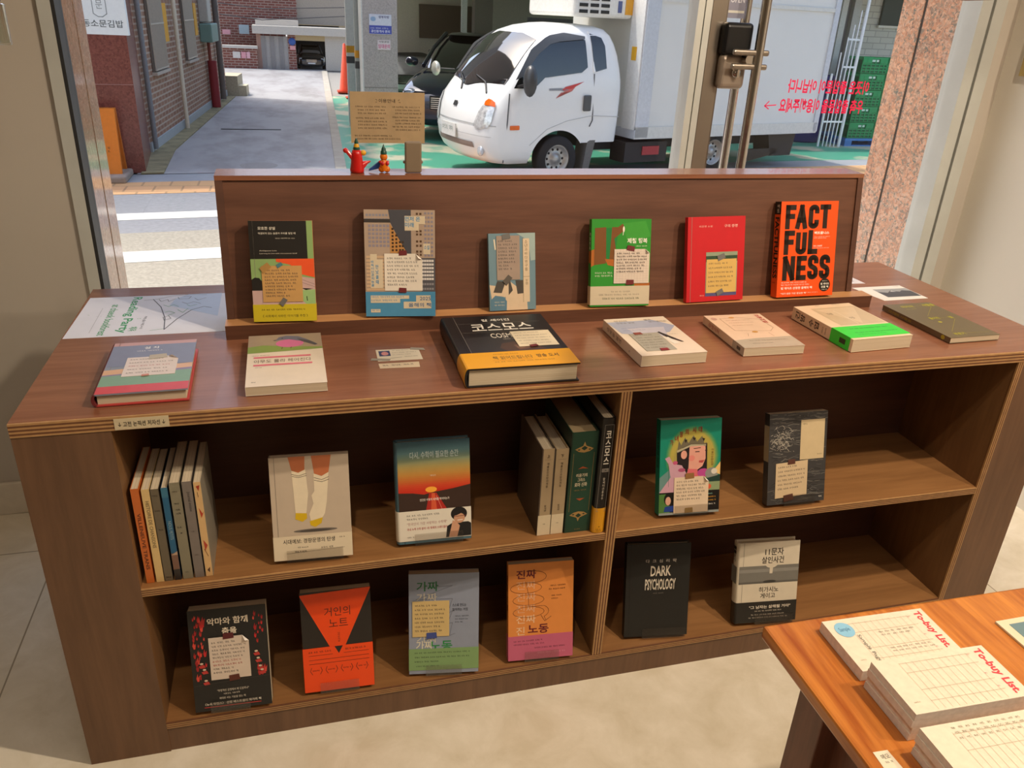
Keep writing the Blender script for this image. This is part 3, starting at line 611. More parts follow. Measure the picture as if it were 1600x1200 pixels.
o = book('book', 'slim olive book with yellow words, lying at the right end of the bookcase', .1319, .2144, .0125, '6f6248',
 [('t', 'bdb52c', '마지막', .26, .07, .52, .13, .02), ('t', 'bdb52c', '사물들', .72, .05, .98, .12, .02), ('l', 'a89c3c', [(.55, .1), (.70, .09)], .0008), ('h', 'bdb52c', .26, .17, .5, .003), ('t', 'bdb52c', '흩어진', .33, .44, .54, .50, .02), ('e', 'bdb52c', .40, .58, .035, .02), ('t', 'bdb52c', '결', .74, .44, .82, .50, .02), ('t', 'bdb52c', '부르기', .20, .88, .42, .94, .02),
  ('l', 'a89c3c', [(.88, .12), (.40, .40)], .0008), ('l', 'a89c3c', [(.56, .47), (.74, .48)], .0008), ('l', 'a89c3c', [(.80, .52), (.26, .84)], .0008), ('l', 'a89c3c', [(.42, .9), (.9, .92)], .0008)],
 spine_art=[('h', 'bdb52c', .3, .2, .7, .004), ('t', 'a89c2c', '마지막 사물들', .3, .1, .7, .45, .01, 1), ('e', 'bdb52c', .5, .9, .4, .025)])
lay(o, 1.7872, .0638, .021, .0125)

# ---- books on acrylic easels inside the shelves
ES = 'clear acrylic book easels'
def easel(o, w, t_, h, fr=(.25, .9), lab=''):
    e = tag(MB().box(w*fr[0], -.0048, -.0030, w*fr[1], -.0033, .020, ACRYL).box(w*fr[0], -.0033, -.0030, w*fr[1], t_+.0025, -.0015, ACRYL).box(w*fr[0], t_+.0012, -.0015, w*fr[1], t_+.0027, h*.55, ACRYL).build('book_easel'), lab, 'book easel', ES)
    e.location = o.location; e.rotation_euler = o.rotation_euler; return e
def shelf_book(o, x, y, z, rz, lean, w, t_, h, fr, lab):
    o.location = (x, y, z+t_*math.sin(lean)+.0038); o.rotation_euler = (-lean, 0, rz)
    easel(o, w, t_, h, fr, lab)
ZS, ZB = .3965, .0745
MS, BS = 'books on the middle shelves', 'books on the bottom shelves'
CR = 'e8d8ba'
o = book('book', 'grey hardcover with two feet in cream socks with yellow toes, standing on the middle shelf', .1406, .1965, .02, 'c4b29c',
 [('p', 'bf7048', [(.24, 0), (.45, 0), (.44, .13), (.36, .16), (.28, .14)]), ('p', 'bf7048', [(.53, 0), (.78, 0), (.74, .17), (.66, .20), (.56, .18)]),
  ('p', CR, [(.275, .13), (.36, .155), (.45, .125), (.47, .36), (.44, .52), (.42, .60), (.30, .56), (.29, .40)]), ('p', CR, [(.55, .17), (.65, .20), (.74, .165), (.70, .45), (.67, .56), (.62, .62), (.49, .64), (.47, .56), (.53, .46), (.51, .38), (.55, .34)]),
  ('p', 'd8b21c', [(.30, .54), (.44, .55), (.44, .60), (.38, .63), (.29, .60)]), ('p', 'd8b21c', [(.47, .63), (.64, .60), (.62, .655), (.54, .69), (.48, .67)]),
  ('l', '2c2420', [(.275, .165), (.36, .185), (.46, .165)], .0008), ('l', '2c2420', [(.28, .185), (.36, .20), (.46, .185)], .0008), ('l', '2c2420', [(.555, .21), (.65, .235), (.74, .21)], .0008), ('l', '2c2420', [(.555, .235), (.65, .255), (.74, .235)], .0008),
  ('e', '6f675f', .54, .72, .28, .017), ('e', '4d4640', .54, .722, .2, .010)],
 hard=True, band=(.765, 1, 'dfcfb2', [('t', '2c2622', '시대예보: 경량문명의 탄생', .12, .12, .78, .32, .012), ('h', '4a423a', .84, .14, .93, .003), ('l', '4a423a', [(.16, .72), (.9, .62)], .0005), ('h', '4a423a', .3, .46, .44, .003), ('h', '2c2622', .26, .62, .44, .0045), ('h', '2c2622', .6, .52, .78, .004)]), group=MS)
shelf_book(o, .3678, .0234, ZS, -.0497, .26, .1406, .02, .1965, (.16, .88), 'clear easel holding the grey book with socks')
SKY4 = [(c, a) for c, a, b_ in (('456a7a', 0, .10), ('5a7d80', .10, .17), ('7d8c70', .17, .24), ('a99456', .24, .31), ('c08a40', .31, .37), ('c66c30', .37, .42), ('cf4a26', .42, .50), ('c8301c', .47, .53))]
def mixh(a, b, f): return ''.join('%02x' % round(int(a[i:i+2], 16)*(1-f)+int(b[i:i+2], 16)*f) for i in (0, 2, 4))
SKY5 = []
for i in range(27):
    v = i/27*.53; k_ = max(j for j in range(len(SKY4)) if SKY4[j][1] <= v); k2 = min(k_+1, len(SKY4)-1); a_, b_ = SKY4[k_][1], SKY4[k2][1] if k2 > k_ else .53
    SKY5.append(('r', mixh(SKY4[k_][0], SKY4[k2][0], (v-a_)/(b_-a_)), 0, v, 1, v+.0205))
o = book('book', 'hardcover with red sunset over a road and a smiling man on its band', .1379, .203, .022, '4c6c78',
 SKY5+[('e', 'ffb03c', .45, .475, .08, .028), ('p', '3c2a22', [(0, .49), (.2, .50), (.35, .52), (.5, .50), (.75, .48), (1, .45), (1, .72), (0, .72)]), ('p', 'b02a22', [(.42, .51), (.52, .51), (.70, .72), (.36, .72)]), ('p', 'd85a38', [(.455, .51), (.50, .51), (.53, .72), (.44, .72)]), ('l', 'e8907a', [(.52, .54), (.62, .72)], .0008),
  ('t', 'c8d4d0', '다시, 수학이 필요한 순간', .17, .10, .84, .17, .008), ('h', 'e8e0d0', .44, .33, .54, .003), ('t', 'f0e6da', '인간은 어떻게 세계를 해석하는가', .29, .56, .70, .585, .01)],
 hard=True, round_=True, band=(.675, .975, 'e4dccb', [('h', '4a423c', .1, .12, .60, .004), ('h', '4a423c', .1, .24, .42, .004), ('t', 'a8706a', '"한국인이 가장 사랑하는 수학책"', .10, .38, .66, .48), ('t', 'b0302c', '국내 누적 수학 분야 1위 화제의 스테디셀러', .10, .56, .66, .65, .012),
   ('p', '22201f', [(.64, .98), (.66, .60), (.74, .50), (.96, .50), (1, .56), (1, .98)]), ('e', '1e1b1a', .83, .21, .115, .23), ('e', 'c99878', .835, .36, .078, .17), ('p', '1e1b1a', [(.74, .28), (.76, .12), (.90, .10), (.93, .28), (.86, .2), (.80, .26)]), ('p', 'cf9c7c', [(.68, .98), (.72, .62), (.74, .42), (.80, .50), (.84, .62), (.80, .98)]), ('l', '6a2a24', [(.76, .30), (.93, .28)], .001), ('l', 'f4ece4', [(.81, .43), (.88, .42)], .0014), ('h', '6a605a', .1, .85, .2, .003)]), group=MS)
shelf_book(o, .5992, .0297, ZS, -.0315, .235, .1379, .022, .203, (.2, .88), 'clear easel holding the sunset book')
SKIN = 'e0a08c'
o = book('book', 'teal paperback with a crowned dark-haired girl before a yellow halo', .1334, .2026, .022, '12856c',
 [('e', mixh('1f8868', 'b2a24a', min(1, i/7)), .53, .40, .45-.012*i, .335-.009*i) for i in range(9)]+[('e', 'a89a50', .5, .42, .28, .22), ('p', '6a8c86', [(0, .6), (.2, .5), (.35, .6), (.35, .85), (0, .85)]), ('p', '231c1e', [(.27, .34), (.45, .26), (.77, .26), (.78, .55), (.66, .58), (.44, .60), (.28, .50)]),
  ('p', SKIN, [(.48, .28), (.74, .27), (.75, .42), (.70, .50), (.62, .535), (.62, .60), (.42, .62), (.47, .52)]), ('e', SKIN, .39, .37, .05, .045), ('p', 'd86a70', [(.46, .52), (.62, .53), (.64, .62), (.45, .62)]), ('e', 'e2887c', .52, .41, .05, .03), ('p', 'b84a48', [(.64, .44), (.74, .435), (.70, .465), (.64, .46)]),
  ('l', '3a2420', [(.55, .31), (.66, .305)], .0014), ('l', '3a2420', [(.58, .345), (.64, .345)], .002), ('l', '3a2420', [(.74, .335), (.77, .335)], .002),
  ('p', '6f6650', [(.28, .32), (.30, .22), (.34, .27), (.40, .19), (.46, .25), (.54, .17), (.60, .24), (.68, .18), (.72, .26), (.76, .25), (.74, .29), (.50, .26)]), ('p', 'b5ab8c', [(.27, .325), (.50, .265), (.75, .275), (.75, .285), (.50, .285), (.28, .345)]), ('p', '2a2018', [(.39, .21), (.44, .215), (.41, .25)]), ('p', '2a2018', [(.52, .19), (.58, .20), (.55, .23)]), ('p', '2a2018', [(.68, .2), (.73, .21), (.71, .24)]),
  ('p', 'c89aa8', [(.08, .40), (.15, .38), (.22, .46), (.36, .48), (.45, .58), (.46, .76), (.20, .80), (.0, .76), (.18, .60), (.14, .46)]), ('e', 'c0567a', .25, .45, .04, .02), ('e', 'a85070', .36, .53, .06, .02), ('l', '1c5a50', [(.145, .48), (.15, .7)], .0006),
  ('e', 'b8488c', .72, .57, .10, .045), ('e', '8a8c84', .86, .58, .11, .06), ('p', 'e8c078', [(.88, .56), (1, .46), (1, .60)]), ('e', 'd8d0c0', .9, .56, .05, .03), ('p', '1f3c34', [(.70, .64), (1, .60), (1, .68), (.72, .68)]), ('r', '8a9a70', .75, .67, 1, .76), ('e', 'cf5a38', .80, .72, .06, .03),
  ('r', '171513', 0, .76, 1, .975), ('r', '4f7a3c', 0, .775, .18, .975), ('e', '15120f', .165, .83, .085, .07), ('e', 'd8a48c', .15, .85, .045, .045), ('p', '24408c', [(.08, .965), (.10, .91), (.26, .90), (.30, .965)]), ('r', '8f948e', 0, .975, 1, 1),
  ('h', '9ad0b8', .80, .79, .9, .003), ('h', 'e8a83c', .80, .825, .95, .003), ('h', 'e8a83c', .80, .86, .95, .003), ('h', 'e8e0d0', .80, .90, .95, .0034),
  ('tv', '7a5a30', '이슬아장편소설', .84, .32, .88, .50)]+[('t', '8f2a20', c, x, y, x+.055, y+.06, .02) for c, x, y in (('가', .155, .205), ('녀', .235, .165), ('장', .31, .125), ('의', .40, .10), ('시', .52, .085), ('대', .62, .08))],
 spine_art=[('t', '0c3c34', '가녀장의 시대', .25, .15, .75, .5, .02, 1)],
 note=dict(box=(.24, .605, .81, .985), col='dcc4a6', rows=6, yend=.62, cut=.14, tape=[(.44, -.03, .02, '8f6438', 0), (.44, .93, .018, 'a0804c', 0)], seed=21), group=MS)
shelf_book(o, 1.1341, .0244, ZS, -.0695, .27, .1334, .022, .2026, (.25, .82), 'clear easel holding the teal book with the crowned girl')
rn = random.Random(4); WV = []
for c, wd in (('6a6862', .0012), ('7f7b72', .0009), ('2e2c2a', .0016), ('55534f', .0015), ('908a7e', .0006), ('24221f', .0008)):
    P = []
    for i in range(34):
        y = rn.uniform(.0, .98); x = rn.uniform(0, .85); L_ = rn.uniform(.06, .24); s_ = rn.uniform(-.03, .02)
        P.append([(x, y), (min(1, x+L_*.5), max(0, y+s_+rn.uniform(-.012, .008))), (min(1, x+L_), max(0, y+s_*.6))])
    WV.append(('ll', c, P, wd))
for c in ('8f8a80', 'a39c8e', 'b5ae9e'):
    P = []
    for i in range(40):
        y = .30+rn.gauss(0, .06); x = min(.42, max(.02, .22+rn.gauss(0, .09))); P.append([(x, y), (x+rn.uniform(.01, .06), y+rn.uniform(-.03, .03))])
    WV.append(('ll', c, P, .0009))
o = book('book', 'dark book with stormy grey waves and a blank cream label', .138, .200, .019, '3d3b3a',
 WV+[('r', 'cfb990', .54, .085, .955, .52), ('h', '5a5040', .57, .12, .66, .004), ('h', '5a5040', .84, .465, .93, .003), ('h', 'e8e0d0', .90, .94, .96, .004)],
 spine_art=[('r', 'a8977a', 0, .13, 1, .52)],
 note=dict(box=(.13, .545, .68, .93), col='cdb48e', rows=6, yend=.75, skew=.05, tape=[(.48, -.03, .018, '5a3428', 0), (.42, 1.0, .024, '5a3428', .1)], seed=23), group=MS)
shelf_book(o, 1.3827, .0154, ZS, -.0263, .275, .138, .019, .200, (.28, .82), 'clear easel holding the dark wave book')
rn = random.Random(9); DV = []
for i in range(60):
    sd = rn.choice((0, 1)); x = rn.uniform(.03, .18) if sd == 0 else rn.uniform(.82, .95); y = rn.uniform(.05, .70); s_ = rn.uniform(.012, .03)
    DV.append(('p', rn.choice(['c8282a', 'a01f22', 'd84a3c', 'b02a24']), [(x, y), (x+s_*.7, y-s_*1.6), (x+s_*.8, y-s_*.2), (x+s_*1.6, y-s_), (x+s_*1.2, y+s_), (x+s_*.4, y+s_*1.1)]))
for x, y in ((.13, .52), (.16, .58), (.84, .45), (.86, .52), (.88, .60), (.17, .69), (.90, .64)):
    DV += [('e', 'd8c0a8', x, y, .022, .010), ('p', 'c03a34', [(x-.04, y+.02), (x+.03, y+.01), (x+.05, y+.04), (x-.02, y+.045)])]
o = book('book', 'black paperback with red flames and a white note on the bottom shelf', .1424, .211, .024, '211f1d',
 DV+[('t', 'efe0c8', '악마와 함께', .24, .085, .76, .155, .02), ('t', 'efe0c8', '춤을', .42, .185, .61, .25, .02), ('l', '4a4642', [(0, .735), (1, .70)], .0005),
  ('t', 'e8dcc8', '"부정적인 감정에서 왜 도망치나"', .30, .79, .71, .815), ('h', 'e8dcc8', .38, .83, .60, .0036), ('t', 'e8dcc8', '제대로 사는 기분을 얻는 책', .32, .868, .66, .89), ('t', 'f0e6d4', '〈뉴욕 타임스〉 선정 베스트셀러 작가의 책', .13, .915, .86, .942, .01), ('r', 'c8403c', .12, .955, .86, .962)],
 spine_art=[('t', 'c8bca8', '악마와 함께 춤을', .25, .1, .75, .5, .01, 1)],
 note=dict(box=(.24, .275, .755, .69), col='d8c6b4', rows=9, cut=.14, hot=(5, 6), ink2='b03a34', tape=[(.5, -.02, .020, '5c1f22', 0), (.58, .985, .020, '5c2a20', .05)], seed=31), group=BS)
shelf_book(o, .1962, .0064, ZB, -.0459, .25, .1424, .024, .211, (.2, .72), 'clear easel holding the black book with flames')
o = book('book', 'orange and black book with a large downward orange triangle, second on the bottom shelf', .1364, .214, .02, '26201c',
 [('p', 'ef4a0c', [(0, .02), (1, 0), (1, .01), (.535, .66), (.46, .66), (0, .035)]), ('t', '3a1c10', '거인의', .33, .165, .70, .255), ('t', '3a1c10', '노트', .39, .285, .66, .36), ('tv', '3a1c10', '김익한지음', .505, .42, .535, .52)],
 band=(.555, 1, 'ef4a0c', [('p', '26201c', [(.45, 0), (.57, 0), (.51, .17)]), ('h', '3a1c10', .08, .07, .42, .0042), ('h', '3a1c10', .60, .07, .94, .0042), ('l', '3a1c10', [(.08, .17), (.42, .17)], .0007), ('l', '3a1c10', [(.58, .17), (.94, .17)], .0007), ('l', '3a1c10', [(.08, .27), (.94, .27)], .0008), ('l', '3a1c10', [(.08, .36), (.94, .36)], .0008)]
  +[('h', '3a1c10', x+.03, .50, x+.15, .003) for x in (.09, .31, .53, .75)]+[('l', '3a1c10', [(x+.02, .44), (x, .52), (x+.03, .60)], .0009) for x in (.09, .31, .53, .75)]+[('l', '3a1c10', [(x+.15, .44), (x+.17, .52), (x+.14, .60)], .0009) for x in (.09, .31, .53, .75)]), group=BS)
shelf_book(o, .4025, .0125, ZB, -.0391, .255, .1364, .02, .214, (.22, .78), 'clear easel holding the orange triangle book')
NV = [('t', 'c9c2ae', s_, .11, y, .40, y+.085, .004) for s_, y in (('가짜', .19), ('가짜', .60))]
o = book('book', 'grey-blue paperback with green title and yellow note, green band at the bottom', .1436, .2213, .02, '8e96a8',
 [('t', '1f6b3c', '가짜', .11, .075, .42, .17, .015)]+NV+[('t', 'ddd6bc', '가짜', .10, .665, .34, .755, .012), ('t', '2b8a48', '노동', .30, .67, .62, .77, .02),
  ('l', '5a5a5c', [(.36, .13), (.62, .12), (.10, .25), (.62, .25), (.55, .40), (.62, .37), (.55, .50), (.62, .49), (.58, .62), (.66, .60)], .0006),
  ('t', '2a2c34', '스스로 만드는', .62, .30, .82, .33, .01), ('t', '2a2c34', '일이라는 거짓', .62, .345, .84, .375, .01), ('h', '3a3c44', .66, .42, .86, .003), ('h', '3a3c44', .66, .45, .86, .003), ('h', '3a3c44', .66, .48, .78, .003)],
 note=dict(box=(.05, .265, .575, .62), col='d0b478', rows=7, tape=[(.52, .97, .022, '3d4c8c', 0)], seed=41),
 band=(.745, .965, '7fa068', [('h', '24302a', .08, .15, .92, .0036), ('h', '24302a', .08, .36, .92, .0036), ('h', '24302a', .08, .56, .45, .0036), ('h', '24302a', .1, .78, .45, .003)]), group=BS)
shelf_book(o, .6118, .0192, ZB, -.1496, .25, .1436, .02, .2213, (.24, .76), 'clear easel holding the grey-blue book')
spir = []
for k in range(3):
    spir += arc(.27+.045*math.sin(k), .25+.125*k, .24, .055, PI*.5, -PI*1.5, 16)
o = book('book', 'peach paperback with a spiral line ending in an arrow and pink band', .1407, .2197, .018, 'e08c44',
 [('t', '6a1c28', '진짜', .12, .065, .42, .155, .02)]+[('t', 'e4b088', '진짜', .12, y, .42, y+.085, 0) for y in (.18, .30, .42)]+[('t', 'ecc49c', '진짜', .12, .53, .42, .615, .008), ('t', 'ecc49c', '진', .12, .65, .25, .735, .01), ('t', '6a1c28', '노동', .30, .635, .62, .73, .02),
  ('l', '5a2c1c', [(.30, .07), (.42, .08)]+arc(.38, .14, .2, .06, PI*.5, -PI*.5, 8)+spir+arc(.45, .50, .17, .07, PI*.3, -PI*.3, 6)+[(.58, .60)], .0007), ('l', '5a2c1c', [(.50, .54), (.56, .605), (.66, .56)], .0008),
  ('h', '3a2014', .64, .235, .90, .0036), ('h', '3a2014', .62, .27, .88, .0036), ('h', '3a2014', .66, .34, .84, .003), ('h', '3a2014', .66, .37, .78, .003)],
 band=(.745, 1, 'c4607c', [('h', '4a1c28', .08, .18, .55, .0036), ('h', '4a1c28', .08, .32, .6, .0036), ('h', '4a1c28', .4, .50, .9, .0036), ('h', 'd88ca0', .45, .72, .9, .004)]), spine_art=[('t', '6a1c28', '진짜 노동', .2, .12, .8, .5, .01, 1), ('r', 'c4607c', 0, .745, 1, 1)], group=BS)
shelf_book(o, .8229, .0119, ZB, -.0826, .25, .1407, .018, .2197, (.25, .78), 'clear easel holding the peach book')
o = book('book', 'plain black hardcover with ragged white letters DARK PSYCHOLOGY, on the bottom right shelf', .1459, .218, .018, '242320',
 [('t', 'c8beb0', '다  크  심  리  학', .30, .165, .78, .20, .008), ('t', 'd8ccb8', 'DARK', .38, .235, .70, .345, .02), ('t', 'd8ccb8', 'PSYCHOLOGY', .30, .375, .78, .495, .02), ('h', '8a8278', .43, .525, .62, .0026)]
 +[('p', '242320', [(x, .37), (x+.012, .37), (x+.003, .40)]) for x in (.34, .41, .50, .58, .66, .73)]+[('p', '242320', [(x, .505), (x+.014, .505), (x+.006, .47)]) for x in (.33, .44, .53, .62, .71)], hard=True, group=BS)
shelf_book(o, 1.0944, .0278, ZB, -.1336, .265, .1459, .018, .218, (.28, .96), 'clear easel holding the plain black hardcover')
o = book('book', 'white and grey hardcover with a Korean title and black lower band, bottom shelf', .1451, .195, .026, 'd3c7b0',
 [('t', '2c2824', '11문자', .42, .075, .73, .165, .012), ('t', '2c2824', '살인사건', .37, .18, .74, .265, .012), ('r', '77746c', 0, .29, 1, .50), ('r', '8b8880', 0, .33, 1, .37), ('r', '5f5c56', 0, .485, 1, .51), ('p', 'd3c7b0', [(.44, .29), (.64, .29), (.60, .31), (.565, .32), (.56, .39), (.51, .39), (.51, .32), (.47, .31)]), ('e', '3c3a36', .52, .49, .11, .018),
  ('t', '2c2824', '히가시노', .35, .555, .68, .625, .008), ('t', '2c2824', '게이고', .38, .635, .63, .70, .008)],
 spine_art=[('r', '77746c', 0, .29, 1, .50), ('tv', '2c2824', '11문자', .25, .05, .75, .25)], hard=True, round_=True,
 band=(.74, 1, '26231f', [('t', 'e8dcc8', '"그 남자는 살해될 거야"', .20, .18, .90, .34, .015), ('h', 'd8ccb8', .30, .42, .78, .0034), ('h', 'd8ccb8', .24, .60, .82, .0034), ('h', 'd8ccb8', .2, .74, .9, .0034)]), group=BS)
shelf_book(o, 1.3666, .0137, ZB, -.1061, .26, .1451, .026, .195, (.30, .95), 'clear easel holding the white and grey hardcover')

# ---- upright rows
def spine_book(x, y, w, h, t_, lean=0, **k):
    o = book(w=w, h=h, t_=t_, **k)
    o.location = (x+t_, y, ZS+.0005); o.rotation_euler = (0, 0, PI/2); return o
UL = 'thin books upright at the left of the middle shelf'
T1 = 'upright thin book at the left shelf, '
rows = [(.1500, .0125, .195, .145, 'c96a2c', T1+'bright orange spine', [('t', '5a2410', 'VILLENEUVE TRANS', .3, .25, .75, .85, .015, 1)], 'c96a2c'),
 (.1662, .0125, .192, .142, 'dcbc80', T1+'cream spine with dark vertical letters', [('t', '7a6a4c', 'HISTOIRE DE CHANSONS', .3, .12, .75, .62, .01, 1)], 'dcbc80'),
 (.1800, .0135, .191, .140, '6a5f4c', T1+'dark grey spine between cream and blue', [('h', '2c2620', .15, .06, .9, .003), ('h', '2c2620', .15, .22, .9, .003), ('h', '2c2620', .3, .42, .8, .004), ('h', '2c2620', .2, .95, .8, .003)], '4a4238'),
 (.1968, .0105, .192, .140, '1f5f84', T1+'blue spine with a mountain photo foot', [('r', '35708c', 0, 0, 1, .1), ('t', '9fb8c0', 'NOUS PETITS', .3, .35, .8, .55, 0, 1), ('r', '7c5a4a', 0, .70, 1, .88), ('r', '2c2826', 0, .88, 1, 1), ('p', 'b89a80', [(0, .72), (1, .68), (1, .72)])], '1c3c58'),
 (.2105, .0165, .200, .146, '87806a', T1+'sage grey spine, widest of the row', [('h', '2c2620', .2, .08, .8, .003), ('h', '2c2620', .25, .2, .8, .004), ('h', '2c2620', .3, .26, .8, .004), ('h', '2c2620', .3, .30, .8, .004), ('h', '2c2620', .2, .44, .9, .004), ('e', '2c2620', .5, .51, .1, .006), ('h', '4a4438', .3, .92, .7, .003)], '87806a'),
 (.2302, .0160, .200, .146, '7d736c', T1+'mauve grey spine second from right', [('t', '3a3432', 'Journal intime', .35, .10, .75, .30, 0, 1), ('h', '4a4340', .3, .5, .7, .003), ('h', '4a4340', .3, .75, .7, .003)], '5f564f'),
 (.2484, .0125, .197, .143, 'dcb47c', T1+'cream spine with small red birds, rightmost', [('p', 'a8341c', [(.3, .04), (.8, .03), (.6, .09)]), ('l', '5a3420', [(.4, .1), (.45, .15)], .0008), ('p', 'b83a20', [(.3, .26), (.7, .32), (.9, .30), (.5, .37)]), ('p', 'b8402c', [(.3, .60), (.8, .66), (.4, .72)]), ('l', '7a4a2c', [(.3, .7), (.7, .78)], .001), ('p', '5a3a24', [(.3, .93), (.7, .9), (.6, .96)])], '8c8474')]
for x, t_, h, w_, c, lab, sa, fc in rows:
    spine_book(x, .0165, w_, h, t_, name='book', label=lab, cover=fc, spine_col=c, spine_art=sa, group=UL)
UR = 'thick books upright beside the divider'
sp = lambda ch: [('t', '3a2c20', ch, .38, .06, .62, .095, .02), ('l', '6a5a48', [(.2, .115), (.8, .115)], .0004), ('tv', '3a2c20', '해를삼킨사랑의계절', .42, .15, .58, .44), ('tv', '3a2c20', '황석영', .42, .64, .58, .72), ('r', 'e0cfae', 0, .76, 1, 1), ('h', '5a4c3c', .4, .86, .65, .003)]
spine_book(.8690, .019, .150, .196, .0265, name='book', label='cream spined book, left of a two volume pair on the middle shelf', cover='4a4038', spine_col='b39c7a', spine_art=sp('上'), back='57493e', group=UR, hard=True,
 back_art=[('p', '6a5a4c', [(.05, .04), (.95, .04), (.95, .96), (.05, .96)]), ('r', '57493e', .055, .045, .945, .955), ('d', '2c241e', .1, .86, .25, .92, 10, 1, .001)])
spine_book(.8970, .019, .150, .194, .0255, name='book', label='cream spined book, right of a two volume pair, touching the green one', cover='b39c7a', spine_col='b39c7a', spine_art=sp('下'), group=UR, hard=True)
GD = 'a8844c'
orn = lambda y, s_: [('p', GD, [(.5, y-.05*s_), (.56, y-.01*s_), (.85, y+.02*s_), (.7, y+.045*s_), (.5, y+.055*s_), (.3, y+.045*s_), (.15, y+.02*s_), (.44, y-.01*s_)]), ('p', '1c3a2c', [(.5, y-.01*s_), (.62, y+.012*s_), (.5, y+.035*s_), (.38, y+.012*s_)]), ('p', '1c3a2c', [(.3, y+.018*s_), (.36, y+.025*s_), (.3, y+.034*s_), (.24, y+.025*s_)]), ('p', '1c3a2c', [(.7, y+.018*s_), (.76, y+.025*s_), (.7, y+.034*s_), (.64, y+.025*s_)])]
spine_book(.9250, .0165, .170, .228, .0545, name='book', label='very thick dark green hardcover with gold ornaments on its spine', cover='1a3024', spine_col='234534', group=UR, hard=True, pages=mat('a38f6c', .8, var=.05),
 spine_art=orn(.14, 1)+orn(.84, -1)+[('l', GD, [(.12, .2), (.12, .78)], .0006), ('l', GD, [(.88, .2), (.88, .78)], .0006), ('p', 'a8522c', [(.32, .355), (.5, .33), (.72, .355), (.5, .35)]), ('t', 'e6d6b4', '이윤기의', .28, .40, .70, .435, .015), ('t', 'e6d6b4', '그리스', .35, .445, .63, .48, .015), ('t', 'e6d6b4', '로마 신화', .25, .49, .72, .53, .015), ('h', GD, .25, .56, .75, .003), ('p', 'a8522c', [(.35, .65), (.68, .65), (.5, .675)]), ('h', GD, .4, .965, .65, .003)])
spine_book(.9812, .0105, .185, .259, .0258, name='book', label='tall black book with white Korean spine letters and yellow band, by the divider', cover='151312', spine_col='1d1a17', group=UR, hard=True, round_=True,
 spine_art=[('l', '8a8278', [(.15, .05), (.85, .05), (.85, .8), (.15, .8), (.15, .05)], .0006), ('tv', 'e4dccb', '코스모스', .3, .10, .72, .395, .015), ('r', '8a8278', .25, .42, .78, .45), ('t', '1d1a17', 'COSMOS', .28, .425, .75, .445, .02), ('tv', 'd8ccb8', '칼세이건홍승수', .42, .50, .58, .70)],
 band=(.775, 1, 'dc9a1c', [('h', '4a3410', .2, .4, .8, .004)], [('e', '4a3410', .5, .75, .06, .015), ('h', '4a3410', .25, .83, .75, .003), ('h', '4a3410', .3, .9, .7, .003)]))

# ---- papers
def sheet(name, pts, z, col, lab, cat, items, fr, part=None, th=.0004, rough=.6, parent=None, seed=2):
    m_ = MB(); m_.prism([(x, y, z) for x, y in pts], (0, 0, th), mat(col, rough, var=.02))
    O, U, V = fr; A = Art(m_, (O[0], O[1], z+th), (U[0], U[1], 0), (V[0], V[1], 0), (0, 0, 1), seed=seed); A.k = 1e-4; A.draw(items)
    o = m_.build(name, parent)
    if cat: tag(o, lab, cat)
    return o
GR = '2f9a58'; LN = '4a4a52'
sheet('poster', [(.002, .353), (.298, .353), (.298, .592), (.006, .592)], H, 'dfe0e8', 'white poster with green words Reading Party lying on the left end of the bookcase', 'poster',
 [('p', 'b9c8de', [(.52, 0), (.70, .0), (.70, .62), (.44, .30), (.46, .12)]), ('t', GR, 'Reading Party', .225, .03, .285, .93, .02, 1), ('t', GR, 'at chaeok bookforest', .15, .22, .19, .97, .012, 1), ('h', 'a8aab0', .1, .5, .13, .003), ('l', 'b0b2b8', [(.11, .30), (.11, .9)], .001), ('h', GR, .055, .46, .07, .004), ('h', GR, .305, .60, .33, .004), ('t', GR, '채옥', .285, .80, .325, .9, .01, 1), ('t', LN, '책숲에서', .335, .55, .35, .85, 0, 1),
  ('l', LN, [(.30, .13), (.365, .11)], .0012), ('l', LN, [(.345, .11), (.40, .33), (.44, .62), (.455, .90)], .002), ('l', LN, [(.455, .90), (.50, .66), (.56, .44), (.62, .36), (.66, .40)], .002), ('l', LN, [(.365, .11), (.45, .03), (.55, .01), (.62, .04)], .0012), ('l', GR, [(.39, .91), (.45, .88)], .001),
  ('l', LN, [(.375, .12), (.39, .18), (.42, .13), (.43, .19), (.46, .12)], .0012), ('l', LN, [(.47, .07), (.48, .13), (.53, .13), (.54, .07), (.5, .06)], .0012), ('l', GR, [(.41, .28), (.44, .33), (.46, .28), (.49, .34)], .0012), ('l', GR, [(.43, .48), (.45, .45), (.48, .5), (.45, .56)], .0012), ('l', LN, [(.50, .22), (.53, .27), (.56, .22), (.6, .28)], .0012), ('l', GR, [(.49, .42), (.52, .50), (.54, .40)], .0012), ('l', LN, [(.43, .60), (.455, .57), (.47, .64), (.44, .68), (.43, .60)], .0012), ('l', LN, [(.56, .12), (.58, .18), (.62, .12)], .0012), ('l', GR, [(.53, .30), (.55, .34), (.58, .30)], .0012)],
 ((0, .593), (.395, 0), (0, -.24)))
o = sheet('name_card', [(.5785, .155), (.663, .154), (.662, .2), (.652, .208), (.5795, .2105)], H, 'd9d0be', 'small cream card with a round portrait, taped in the middle of the top', 'card',
 [('r', '39406c', .07, .12, .32, .58), ('e', 'c88a8c', .20, .36, .08, .16), ('h', '5a544c', .38, .10, .8, .003), ('h', '5a544c', .36, .30, .95, .003), ('h', '5a544c', .36, .48, .8, .003), ('h', '5a544c', .62, .68, .95, .003), ('l', '4a4440', [(.3, .78), (.55, .74)], .001)], ((.578, .21), (.085, 0), (0, -.056)))
TP = mat('9a948a', .45, var=.02)
